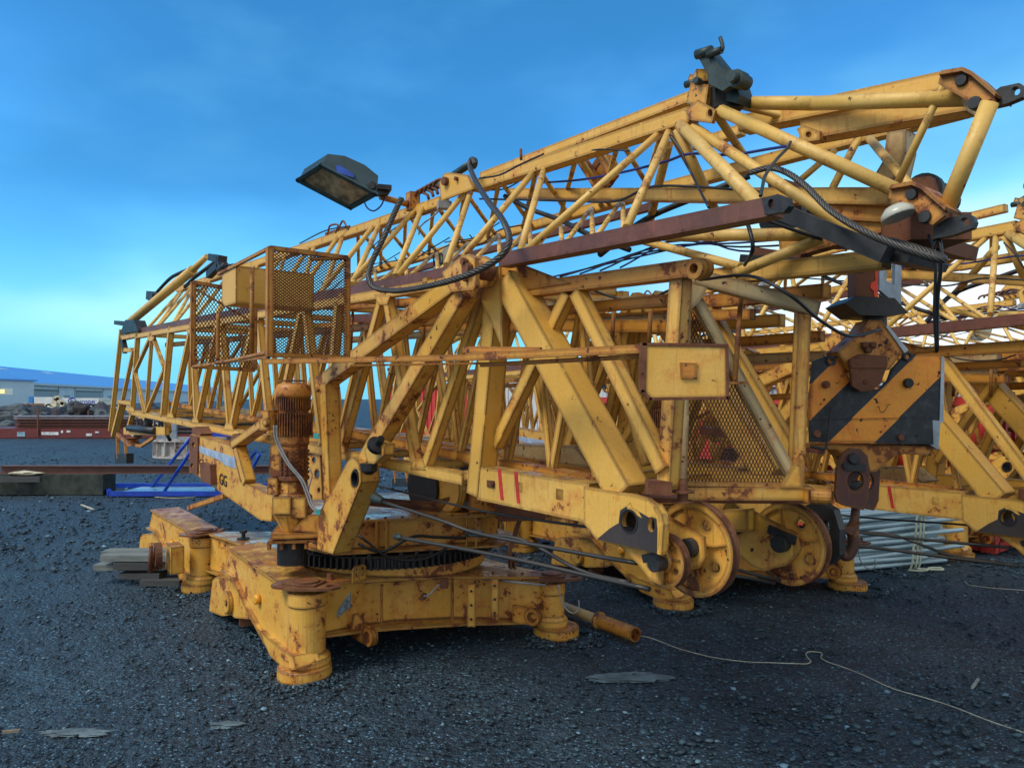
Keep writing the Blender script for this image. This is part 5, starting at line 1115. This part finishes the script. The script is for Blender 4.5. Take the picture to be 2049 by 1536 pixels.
stick(163, 1010, 187, 1020, .035, 'white splinter of wood on the gravel behind the folded outrigger', M_WD); stick(1945, 1378, 1958, 1360, .012, 'small grey splinter near the string at lower right', plain('grey_splinter', (.25, .28, .28), .8))
stick(5, 1466, 40, 1463, .014, 'small brown splinter at the lower left edge', plain('brown_splinter', (.22, .18, .13), .8))
# timber under the left bogie
def woodmat(name, c):
    m, t, b = newmat(name); tcn = t.nodes.new('ShaderNodeTexCoord'); n = noise_n(t, tcn.outputs['Object'], 3, 8, .7, (2, 22, 22)); n5 = noise_n(t, tcn.outputs['Object'], 2, 4)
    cc = mixc(t, smooth(t, n, .3, .7), tuple(x * .5 for x in c), c); cc = mixc(t, smooth(t, n5, .4, .8), cc, tuple(x * .7 for x in c)); t.links.new(cc, b.inputs['Base Color']); b.inputs['Roughness'].default_value = .8
    bp = t.nodes.new('ShaderNodeBump'); bp.inputs['Strength'].default_value = .4; bp.inputs['Distance'].default_value = .006; t.links.new(n, bp.inputs['Height']); t.links.new(bp.outputs[0], b.inputs['Normal']); return m
M_W1 = woodmat('weathered_wood', (.20, .23, .22)); M_W2 = woodmat('dark_wood', (.075, .08, .08))
PLK = [('topmost pale plank of the timber stack under the left outrigger', 212, 350, 1126, .20, .05, M_W1), ('pale plank sticking out furthest left from the timber stack', 200, 340, 1140, .11, .05, M_W1),
       ('thick dark beam in the middle of the timber stack under the outrigger', 240, 365, 1146, .13, .06, M_W2), ('dark bottom beam at the right end of the timber stack', 292, 372, 1160, .0, .05, M_W2), ('dark lower plank on the ground under the timber stack', 250, 330, 1152, .05, .045, M_W2), ('rear pale board lying flat on the timber stack', 216, 350, 1118, .225, .03, M_W1)]
for i, (lb, x0, x1, y, z0, hh, mt) in enumerate(PLK):
    zz = 6.55 + (.16 if i == 5 else 0) - .05 * (i == 3) + .05 * (i == 1); p = Vector(((x0 - CX) / F * zz, zz, z0)); L_ = (x1 - x0) / F * zz
    mb = MB(); mb.cuboid((p.x + L_ / 2, zz, z0 + hh / 2), L_, .16, hh, .05 * (i % 3 - 1)); gthing(mb, 'timber_plank', mt, lb, 'plank', 'timber stacked under the outrigger')
for k, (xx, zz) in enumerate(((262, 6.52), (330, 6.6))):
    pass
# rusty steel beam on a concrete block
BZ = 12.7
def xz(px, z=BZ): return (px - CX) / F * z
mb = MB(); x0, x1 = xz(4), xz(540); h0, h1 = .335, .47
mb.cuboid(((x0 + x1) / 2, BZ, h1 - .008), x1 - x0, .14, .016, 0); mb.cuboid(((x0 + x1) / 2, BZ, h0 + .008), x1 - x0, .14, .016, 0); mb.cuboid(((x0 + x1) / 2, BZ, (h0 + h1) / 2), x1 - x0, .012, h1 - h0 - .03, 0)
gthing(mb, 'steel_beam', paint('old_rail', (.10, .042, .03), (.16, .07, .05), rust=.3, spots=.3, top=0, edge=.2, rustc=(.2, .1, .07), seed=59), 'long rusty brown steel beam resting on dark blocks at the left', 'steel beam')
M_CON = plain('dark_mossy_concrete', (.022, .032, .030), .85, 0, .5, 5, .6, col2=(.05, .065, .05))
def block(px0, px1, z, d_, h, label):
    a, b_ = xz(px0, z), xz(px1, z); bm_ = MB(); n_ = 9; vs = []
    bm_.cuboid(((a + b_) / 2, z + d_ / 2, h / 2), b_ - a, d_, h); gthing(bm_, 'support_block', M_CON, label, 'block', 'blocks under the steel beam')
block(-60, 208, 12.5, .4, .333, 'long dark mossy block under the left end of the steel beam'); block(432, 474, 12.55, .3, .333, 'dark block under the steel beam behind the counter beam')
mb = MB(); mb.cuboid((xz(60), 12.38, .27), .8, .06, .09); gthing(mb, 'timber_plank', M_W2, 'short grey timber lying against the front of the long dark block', 'plank', loc=(xz(60), 12.38, .22))
gthing(blob((xz(64), 12.52, .36), .28, .12, .035, 5, 2), 'crumpled_rag', plain('pale_rag', (.50, .45, .32), .9), 'crumpled pale rag on top of the dark block', 'rag')
# blue steel frame
bf_ = empty('blue_frame', (xz(330, 12.4), 12.6, 0), 'blue painted steel frame with slanting braces lying on the gravel behind the crane', 'steel frame')
M_BLU = plain('blue_paint', (.012, .055, .42), .4, 0, .25, 4); M_PAL = plain('pale_blue_sheet', (.25, .45, .55), .3, .2, .3, 3)
mb = MB(); x0, x1 = xz(222, 12.3), xz(560, 12.3); mb.cuboid(((x0 + x1) / 2, 12.3, .045), x1 - x0, .05, .08); part(mb, 'frame_rail', M_BLU, bf_)
mb = MB(); x2 = xz(210, 13.4); mb.cuboid(((x2 + x1) / 2, 13.4, .05), x1 - x2, .05, .08); part(mb, 'frame_rail', M_BLU, bf_)
mb = MB(); mb.box((x0, 12.3, .05), (x2, 13.4, .05), .06, .08, n=UP, center=True); part(mb, 'frame_rail', M_BLU, bf_)
mb = MB(); mb.cuboid(((x0 + x1) / 2, 12.85, .03), x1 - x0, 1.0, .012); part(mb, 'tray', M_PAL, bf_)
for (xa, ya, za, xb, yb, zb_) in ((303, 975, 13.3, 387, 868, 12.7), (328, 984, 12.4, 394, 884, 12.0), (492, 930, 13.2, 512, 902, 12.8), (500, 948, 12.5, 520, 908, 12.2)):
    mb = MB(); mb.tube([Zp(xa, ya, za), Zp(xb, yb, zb_)], .028, 10); part(mb, 'slanting_brace', M_BLU, bf_)
mb = MB(); mb.box(Zp(387, 868, 12.7), Zp(520, 868, 12.7), .08, .1, n=Vector((0, 1, 0))); part(mb, 'frame_rail', M_BLU, bf_)
# old turntable base and dark pipes behind
ZM = 20.5
om = empty('old_turntable_base', (xz(350, ZM), ZM, 0), 'old white and rusty round machine base standing behind the blue frame', 'machine base')
c = Vector((xz(372, ZM), ZM + .3, 0)); M_OW = paint('dirty_white', (.42, .44, .42), (.5, .5, .46), rust=.4, spots=.9, top=.5, edge=.6, seed=61)
mb = MB(); mb.lathe(c, UP, [(.95, .0), (.95, .06), (.85, .08), (.85, .42), (.95, .44), (.95, .5)], 30); part(mb, 'drum', M_OW, om)
for k in range(20):
    a = 2 * math.pi * k / 20; mb = MB(); mb.box(c + Vector((math.cos(a) * .88, math.sin(a) * .88, .06)), c + Vector((math.cos(a) * .88, math.sin(a) * .88, .44)), .03, .14, n=Vector((math.cos(a), math.sin(a), 0)), center=True); part(mb, 'rib', M_OW, om)
mb = MB(); mb.cuboid(c + Vector((-.5, -.3, .72)), .5, .3, .45, .3); part(mb, 'motor_housing', M_STEEL, om)
for i in range(6):
    mb = MB(); z_ = .62 + .12 * i; mb.tube([(xz(322 + i * 4, ZM + 1.4), ZM + 1.4, z_), (xz(560, ZM + 1.4), ZM + 1.6, z_)], .055, 8); gthing(mb, 'steel_pipe', M_DK, 'dark steel pipe in a stack behind the old machine base', 'pipe', 'dark pipes stacked far behind the mast')
mb = MB(); 
for xx in (345, 470): mb.cuboid((xz(xx, ZM + 1.5), ZM + 1.5, .28), .15, .5, .56)
for m2 in clusters(mb): gthing(m2, 'pipe_rest', M_CON, 'dark block carrying the stack of dark pipes', 'block', 'blocks under the dark pipes')
# red-brown flat trailer with steel beams
TZ = 30.0
tr = empty('flat_trailer', (xz(150, TZ), TZ, 0), 'low maroon flat trailer with white patches, loaded with steel beams, far left', 'trailer')
M_MAR = paint('maroon_paint', (.13, .022, .022), (.17, .03, .03), rust=.2, spots=.3, top=.5, edge=.2, seed=67)
xa, xb = xz(-60, TZ), xz(520, TZ)
mb = MB(); mb.cuboid(((xa + xb) / 2, TZ + 1.2, .21), xb - xa, 2.4, .38); part(mb, 'bed', M_MAR, tr)
for (px0, px1, py0, py1, cl) in ((34, 50, 864, 873, 'pale_blue'), (83, 117, 864, 870, 'w'), (122, 126, 861, 866, 'w'), (133, 141, 861, 865, 'w'), (172, 184, 867, 872, 'w'), (190, 198, 863, 866, 'w'), (262, 268, 868, 872, 'w')):
    mb = MB(); mb.prism([Zp(x, y, TZ - .02) for x, y in ((px0, py0), (px1, py0), (px1, py1), (px0, py1))], Vector((0, .018, 0))); part(mb, 'reflector_patch', M_PAL if cl != 'w' else plain('white_patch', (.6, .63, .65), .4), tr)
for px, y0, y1 in ((75, 818, 872), (111, 818, 842), (176, 821, 842), (240, 822, 842)):
    mb = MB(); mb.box(Zp(px, y1, TZ - .06 if px == 75 else TZ + 2.3), Zp(px, y0, TZ - .06 if px == 75 else TZ + 2.3), .05, .05, n=Vector((0, 1, 0))); part(mb, 'stake', M_BR, tr)
for r_ in range(4):
    for c_ in range(3):
        z0 = .43 + r_ * .115; yy = TZ + .35 + c_ * .7; x0 = xz(27 + (8 if r_ < 3 else 0) + (r_ % 2) * 5, yy); x1 = xz(500, yy); mb = MB()
        mb.cuboid(((x0 + x1) / 2, yy, z0 + .008), x1 - x0, .3, .014); mb.cuboid(((x0 + x1) / 2, yy, z0 + .10), x1 - x0, .3, .014); mb.cuboid(((x0 + x1) / 2, yy, z0 + .054), x1 - x0, .02, .08)
        gthing(mb, 'steel_beam', M_BR if r_ < 3 else plain('beam_top', (.32, .28, .30), .4, .3), 'long brown steel beam lying in the stack on the maroon trailer' if r_ < 3 else 'pale-topped steel beam in the top layer on the maroon trailer', 'steel beam', 'lower beams stacked on the maroon trailer' if r_ < 3 else 'top beams stacked on the maroon trailer')
# boulders and spoil heap
M_RK = plain('grey_boulder', (.045, .06, .07), .8, 0, .5, 1.2, .6, col2=(.13, .16, .17)); M_RKD = plain('dark_spoil', (.018, .021, .026), .9, 0, .5, .9, .8, col2=(.05, .045, .045))
rr = random.Random(4)
BL = [(30, 818, 30, 15), (8, 832, 26, 14), (16, 846, 22, 10), (46, 826, 16, 9), (4, 815, 14, 8), (148, 812, 16, 14), (164, 815, 20, 15), (200, 822, 16, 10), (184, 815, 12, 7), (213, 834, 14, 8), (90, 822, 10, 5), (130, 829, 12, 6), (34, 840, 14, 8), (222, 826, 10, 6)]
LB = ['large dark boulder with a pale right side, at far left', 'pale flat-topped boulder at the left edge', 'low boulder beside the trailer end at the left edge', 'boulder right of the large dark one, below the orange bucket', 'small pale boulder at the left edge, topmost', 'tall pale pointed boulder standing before the white trailer', 'tall dark brown boulder right of the pointed one', 'wide pale boulder at the right of the heap', 'small boulder below the lettered white trailer', 'pale boulder next to the mast end', 'small pale stone lying on the spoil heap', 'pale slab low in the middle of the spoil heap', 'dark boulder behind the left end of the steel beams', 'small boulder at the right end of the heap, near the mast']
for i, (x, y, rw, rh) in enumerate(BL):
    z = 37 - (y - 812) * .12; c = Zp(x, y + 6, z); k = z / F * .88
    o = gthing(blob(c, rw * k * 1.1, rw * k * .8, rh * k * 1.15, i * 2.3 + 1, 3, .3, 1.1, rr.random() * 3), 'boulder', M_RKD if i in (6, 12) else M_RK, LB[i], 'boulder', 'boulders far left')
mb = MB(); nx, ny = 60, 14; vs = []
for j in range(ny):
    for i in range(nx):
        px = -40 + i * 9.5; z = 34 + j * 1.0; t = j / (ny - 1); env = math.sin(math.pi * min(1, t * 1.0)) ** .7 if t < 1 else 0
        hgt = (1.05 + .8 * noise.noise(Vector((px * .022, t * 2, 2))) + .35 * noise.noise(Vector((px * .08, t * 6, 5)))) * env
        if px < 40: hgt *= .85
        vs.append(((px - CX) / F * z, z, max(-.1, hgt * .98 - .05)))
mb.add(vs, [(j * nx + i, j * nx + i + 1, (j + 1) * nx + i + 1, (j + 1) * nx + i) for j in range(ny - 1) for i in range(nx - 1)])
sp_ = gthing(mb, 'spoil_heap', M_RKD, 'dark heap of earth and rubble behind the maroon trailer', 'spoil heap'); sp_['kind'] = 'stuff'
rubble = MB()
for i in range(420):
    px = rr.uniform(-30, 520); z = rr.uniform(33.4, 40); c = Vector(((px - CX) / F * z, z, rr.uniform(.0, .25) + .75 * max(0, 1 - abs(z - 38.5) / 5) * rr.random())); s0 = rr.uniform(.08, .38); rubble_b = blob(c, s0, s0 * .8, s0 * .7, i, 1, .4); rubble.add(rubble_b.v, rubble_b.f)
ro = gthing(rubble, 'rubble', M_RK, 'loose broken rocks strewn over the dark heap', 'rubble'); ro['kind'] = 'stuff'
# warehouse
W0 = Vector((-100.5, 150, 0)); Wd = Vector((-18, 72, 0)).normalized(); Wn = Vector((-Wd.y, Wd.x, 0)); Wn = Wn if Wn.x < 0 else -Wn
wh = empty('warehouse', W0, 'long pale grey warehouse with a blue roof and a lit window on the left horizon', 'warehouse')
M_WALL = plain('warehouse_wall', (.50, .64, .70), .6, .1, .06, .4, 0); M_ROOF = plain('blue_roof', (.09, .30, .66), .45, .2, .06, .3, 0)
def onW(px, py, off=0.0):
    d = ray(px, py); n_ = Wn; s0 = ((W0 - Wn * off) - CAM).dot(n_) / d.dot(n_); return CAM + d * s0
LW = 430; EH = 5.0; RH = 9.4; DP = 15
def wpt(l, n_, h): return W0 + Wd * l + Wn * n_ + UP * h
mb = MB(); mb.prism([wpt(0, 0, 0), wpt(0, 0, EH), wpt(0, DP, RH - .1), wpt(0, DP * 2, EH), wpt(0, DP * 2, 0)], Wd * LW); part(mb, 'wall', M_WALL, wh)
mb = MB(); mb.prism([wpt(-.6, -.7, EH - .1), wpt(-.6, DP, RH), wpt(-.6, DP * 2 + .7, EH - .1), wpt(-.6, DP * 2 + .7, EH - .4), wpt(-.6, DP, RH - .3), wpt(-.6, -.7, EH - .4)], Wd * (LW + 1)); part(mb, 'roof', M_ROOF, wh)
mb = MB(); mb.prism([wpt(-.7, -.85, EH - .55), wpt(-.7, -.85, EH - .05), wpt(-.7, -.72, EH - .05), wpt(-.7, -.72, EH - .55)], Wd * (LW + 1.2)); part(mb, 'gutter', plain('pale_trim', (.42, .55, .60), .5), wh)
M_DOOR = plain('grey_door', (.22, .29, .32), .5, .2, .1, 1, 0)
for (a, b_) in ((62, 115), (152, 203)):
    p0, p1 = onW(a, 790), onW(b_, 790); la, lb2 = (p0 - W0).dot(Wd), (p1 - W0).dot(Wd)
    mb = MB(); mb.prism([wpt(la, -.02, 0), wpt(la, -.02, 3.3), wpt(la, -.10, 3.3), wpt(la, -.10, 0)], Wd * (lb2 - la)); part(mb, 'sectional_door', M_DOOR, wh)
    mb = MB(); mb.prism([wpt(la - .3, -.11, 3.3), wpt(la - .3, -.11, 3.65), wpt(la - .3, -.2, 3.65), wpt(la - .3, -.2, 3.3)], Wd * (lb2 - la + .6)); part(mb, 'door_lintel', plain('dark_trim', (.05, .08, .1), .5), wh)
for a in (24, 57, 116, 149, 205):
    l = (onW(a, 790) - W0).dot(Wd); mb = MB(); mb.prism([wpt(l, -.02, 0), wpt(l, -.02, EH - .6), wpt(l, -.22, EH - .6), wpt(l, -.22, 0)], Wd * .3); part(mb, 'downpipe', M_WALL if a in (24,) else plain('pale_pipe', (.38, .5, .56), .5), wh)
M_LIT = plain('lit_window', (.8, .6, .25), .5, 0, .3, 2, 0, emit=(1, .78, .28), es=.9)
p0 = onW(37, 793); l = (p0 - W0).dot(Wd); mb = MB(); mb.prism([wpt(l, -.02, 0.1), wpt(l, -.02, 3.0), wpt(l, -.12, 3.0), wpt(l, -.12, 0.1)], Wd * 4.2); dr = part(mb, 'door_surround', plain('pale_surround', (.45, .58, .60), .5), wh)
mb = MB(); mb.prism([wpt(l + .5, -.13, 0.2), wpt(l + .5, -.13, 2.4), wpt(l + .5, -.16, 2.4), wpt(l + .5, -.16, .2)], Wd * 3.2); part(mb, 'lit_door', M_LIT, dr)
for a, b_ in ((128, 139), (216, 226)):
    la, lb2 = (onW(a, 790) - W0).dot(Wd), (onW(b_, 790) - W0).dot(Wd); mb = MB(); mb.prism([wpt(la, -.02, 1.5), wpt(la, -.02, 2.4), wpt(la, -.1, 2.4), wpt(la, -.1, 1.5)], Wd * (lb2 - la)); part(mb, 'window', M_DOOR, wh)
for a in (46, 90, 175):
    l = (onW(a, 790) - W0).dot(Wd) * 1.0 + 4; mb = MB(); mb.prism([wpt(l, DP * .72, EH + (RH - EH) * .72 + .02), wpt(l, DP * .84, EH + (RH - EH) * .84 + .02), wpt(l, DP * .84, EH + (RH - EH) * .84 + .15), wpt(l, DP * .72, EH + (RH - EH) * .72 + .15)], Wd * 6); part(mb, 'rooflight', plain('pale_rooflight', (.30, .45, .65), .3), wh)
# annex at the left edge
an = empty('annex_building', (-102, 132, 0), 'flat grey annex with a lit yellow window, at the left edge beside the warehouse', 'building')
mb = MB(); mb.cuboid((-108, 140, 2.5), 26, 18, 5.0); part(mb, 'wall', M_WALL, an); mb = MB(); mb.cuboid((-108, 140, 5.15), 26.8, 18.8, .3); part(mb, 'roof', M_ROOF, an)
p = Zp(0, 783, 130.9); mb = MB(); mb.cuboid((p.x + .45, 130.93, p.z), 3.6, .1, 1.1); wf = part(mb, 'window_frame', plain('pale_frame', (.4, .5, .5), .5), an)
for k in range(2): mb = MB(); mb.cuboid((p.x - .30 + k * .85 - .1, 130.86, p.z), .7, .05, .7); part(mb, 'pane', M_LIT, wf)
# lorries and trailers before the warehouse
M_WT = plain('white_truck_paint', (.62, .66, .66), .45, 0, .12, .8, 0); M_BK = plain('black_rubber', (.015, .015, .017), .8); M_CRM = plain('cream_paint', (.55, .52, .38), .5, 0, .2, 1, 0)
def boxat(px0, px1, py0, py1, z, dp, name, mat, parent):
    p, q_ = Zp(px0, py1, z), Zp(px1, py0, z); mb = MB(); mb.cuboid(((p.x + q_.x) / 2, z + dp / 2, (p.z + q_.z) / 2), q_.x - p.x, dp, q_.z - p.z); return part(mb, name, mat, parent)
def wheels(parent, pxs, z, r=.5):
    for px in pxs:
        mb = MB(); mb.lathe((xz(px, z), z - .05, r), Vector((0, 1, 0)), [(r * .9, 0), (r, .05), (r, .3), (r * .9, .35)], 18); wv = part(mb, 'wheel', M_BK, parent); mb = MB(); mb.lathe((xz(px, z), z - .08, r), Vector((0, 1, 0)), [(r * .4, 0), (r * .55, .04)], 12); part(mb, 'rim', M_STEEL, wv)
z = 88
t1 = empty('box_trailer', (xz(158, z), z, 0), 'long white box trailer with blue lettering, parked before the warehouse', 'trailer')
bx = boxat(123, 198, 796, 812, z, 2.5, 'cargo_box', M_WT, t1); boxat(124, 197, 812, 813.4, z + .1, 2.3, 'chassis_frame', M_DK, t1); wheels(t1, (172, 182, 192, 132), z)
M_LB = plain('blue_lettering', (.02, .06, .42), .5); pc = Zp(169, 803.2, z - .03); text('europe', 'lettering', M_LB, bx, pc, Vector((1, 0, 0)), UP, .85); pc = Zp(144, 802.5, z - .03); text('E', 'lettering', M_LB, bx, pc, Vector((1, 0, 0)), UP, 1.0)
mb = MB(); p_ = Zp(144, 802.5, z - .03); mb.ring(p_, Vector((0, 1, 0)), [(.48, -.01), (.40, -.01), (.40, .02), (.48, .02)], 20); part(mb, 'logo_ring', M_LB, bx)
t2 = empty('white_lorry', (xz(85, z), z, 0), 'white lorry with a blue cab and square panels, parked before the first warehouse door', 'lorry')
boxat(68, 104, 794, 809, z, 2.5, 'cargo_box', M_WT, t2); boxat(57, 66, 793, 809, z + .1, 2.2, 'cab', plain('blue_cab', (.03, .20, .50), .4), t2); wheels(t2, (61, 82, 98), z)
mb = MB(); mb.box(Zp(70, 812, z), Zp(104, 812, z), .3, 2.2, n=Vector((0, 1, 0))); part(mb, 'chassis_frame', M_CRM, t2)
t3 = empty('loader_crane', (xz(112, z), z - 3, 0), 'cream lorry loader crane with a bent arm, between the white lorry and trailer', 'crane')
mb = MB(); mb.box(Zp(106, 812, z - 3), Zp(110, 797, z - 3), .6, .5, n=Vector((0, 1, 0))); part(mb, 'column', M_CRM, t3); mb = MB(); mb.box(Zp(108, 797, z - 3), Zp(118, 795, z - 3), .5, .5, n=Vector((0, 1, 0))); mb.box(Zp(112, 797, z - 3), Zp(127, 808, z - 3), .45, .4, n=Vector((0, 1, 0))); part(mb, 'arm', M_CRM, t3); mb = MB(); mb.box(Zp(124, 804, z - 3), Zp(123, 815, z - 3), .4, .4, n=Vector((0, 1, 0))); mb.cuboid((xz(112, z - 3), z - 2.8, .35), 1.6, 1.2, .7); part(mb, 'base', M_CRM, t3)
t4 = empty('flatbed_trailer', (xz(215, z), z, 0), 'pale grey open trailer right of the lettered white trailer', 'trailer')
boxat(200, 240, 799, 810, z, 2.4, 'side_board', plain('grey_green_board', (.30, .38, .36), .6, 0, .3, 1), t4); wheels(t4, (208, 222, 232), z, .45); boxat(204, 216, 812, 820, z - 20, 1, 'tool_box', M_PAL, t4)
t5 = empty('orange_skip', (xz(54, 50), 50, 0), 'small orange skip behind the boulders at the left', 'skip'); mb = MB(); p_ = [Zp(44, 809, 50), Zp(64, 809, 50), Zp(60, 822, 50), Zp(48, 822, 50)]; mb.prism(p_, Vector((0, 1.2, 0))); part(mb, 'body', plain('orange_skip_paint', (.55, .25, .08), .6), t5); mb = MB(); mb.box(p_[0], p_[1], .12, 1.3, n=Vector((0, 1, 0))); part(mb, 'rim', plain('orange_rim', (.5, .22, .07), .6), t5)
# containers on the right, behind the second crane
def container(corner, length, h, mat, label, name='shipping_container', Wc=2.4, dirU=U, dirV=V):
    c = empty(name, corner, label, 'container'); corner = Vector(corner)
    mb = MB(); mb.prism([corner, corner + dirV * Wc, corner + dirV * Wc + dirU * length, corner + dirU * length], UP * h); b = part(mb, 'shell', mat, c)
    n_ = int(length / .28); mb = MB()
    for i in range(n_):
        q_ = corner + dirU * (.15 + i * .28) - dirV * .0; mb.box(q_ + UP * .15, q_ + UP * (h - .12), .13, .03, n=-dirV)
    for i in range(int(Wc / .28)):
        q_ = corner + dirV * (.15 + i * .28); mb.box(q_ + UP * .15, q_ + UP * (h - .12), .13, .03, n=-dirU)
    b2 = mb.build('corrugation', mat, b)
    mb = MB()
    for hh in (.06, h - .05):
        mb.box(corner + UP * hh - dirV * .04, corner + dirU * length + UP * hh - dirV * .04, .10, .08, n=dirV, center=True); mb.box(corner + UP * hh - dirU * .04, corner + dirV * Wc + UP * hh - dirU * .04, .10, .08, n=dirU, center=True)
    mb.box(corner - dirV * .03, corner + UP * h - dirV * .03, .14, .14, n=dirV, center=True); part(mb, 'frame', mat, b)
    return c
M_RC = paint('red_container', (.50, .035, .025), (.58, .05, .035), rust=.25, spots=.6, top=.4, edge=.5, rustc=(.16, .05, .03), streak=.6, seed=71)
container((5.0, 7.85, 0), 7.0, 1.62, M_RC, 'low red steel container behind the second crane and the bundle of pipes')
container((7.6, 9.6, 0), 5.0, 1.9, paint('pale_container', (.36, .46, .52), (.42, .50, .54), rust=.3, spots=.6, top=.3, edge=.4, seed=73), 'pale blue container seen through the second crane at the right edge')
container((8.6, 15.5, 0), 6.0, 2.3, M_RC, 'taller red container far behind the cranes at the right')
container((2.6, 20.5, 0), 6.0, 2.4, paint('white_container', (.52, .54, .54), (.6, .6, .58), rust=.2, spots=.4, top=.3, edge=.3, seed=75), 'white container far behind, seen through the middle of the crane')
container((-1.5, 26.0, 0), 6.0, 2.1, M_RC, 'red container far behind, seen through the crane beside the white one')
mb = MB(); mb.cuboid((6.6, 10.2, 1.62 + .16), .8, .5, .32, .6); gthing(mb, 'steel_box', M_RU, 'brown steel box lying on the low red container', 'box', loc=(6.6, 10.2, 1.62))
# bundle of galvanised pipes
rp = random.Random(11); PD = Vector((.955, .29, .0)).normalized(); Pn = Vector((-PD.y, PD.x, 0)); pc0 = G(1800, 1138); M_GP = paint('galvanised_pipe', (.36, .54, .62), (.46, .62, .68), rust=.0, spots=.0, top=.0, edge=0, streak=.1, rough=.35, metal=.2, seed=77)
for r_ in range(10):
    for c_ in range(5):
        if r_ > 7 and c_ > 3: continue
        ce = pc0 + Pn * (.05 + c_ * .075 + rp.uniform(-.01, .01)) + UP * (.03 + r_ * .055) + PD * rp.uniform(-.22, .22)
        dd = (PD + Pn * rp.uniform(-.06, .06) + UP * (rp.uniform(-.01, .05) if r_ else 0)).normalized(); L_ = rp.uniform(1.1, 1.35); a, b_ = ce - dd * L_ / 2, ce + dd * L_ / 2
        mb = MB(); mb.tube([a, a + dd * .06, b_ - dd * .05, b_], .021, 10, cap=False); mb.ring(a, dd, [(.021, 0), (.016, 0), (.016, .12), (.0205, .12)], 10); mb.lathe(a + dd * .03, dd, [(.0165, 0), (.0165, .002)], 8)
        gthing(mb, 'galvanised_pipe', M_GP, 'thin galvanised steel pipe in the strapped bundle below the hook', 'pipe', 'galvanised pipes bundled beside the crane foot')
so2 = pc0 + PD * .12 - Pn * .02; P = []
M_STR = plain('pale_strap', (.42, .48, .36), .7)
mb = MB()
for off in (-.05, .0, .04):
    P = [so2 + PD * (off + .02 * k) - Pn * (.035 + .01 * (k % 2)) + UP * h for k, h in enumerate((.0, .08, .2, .33, .46, .56, .60))] + [so2 + PD * (off + .1) + Pn * .3 + UP * .62]
    mb.tube(curve_pts(P, 5), .010, 6)
mb.tube(curve_pts([so2 + PD * x - Pn * y + UP * .012 for x, y in ((-.12, .08), (-.05, .14), (.05, .13), (.14, .07), (.24, .1), (.2, .16), (.1, .12), (.0, .06))], 6), .010, 6)
gthing(mb, 'lashing_strap', M_STR, 'pale green strap tied round the bundle of galvanised pipes', 'strap')
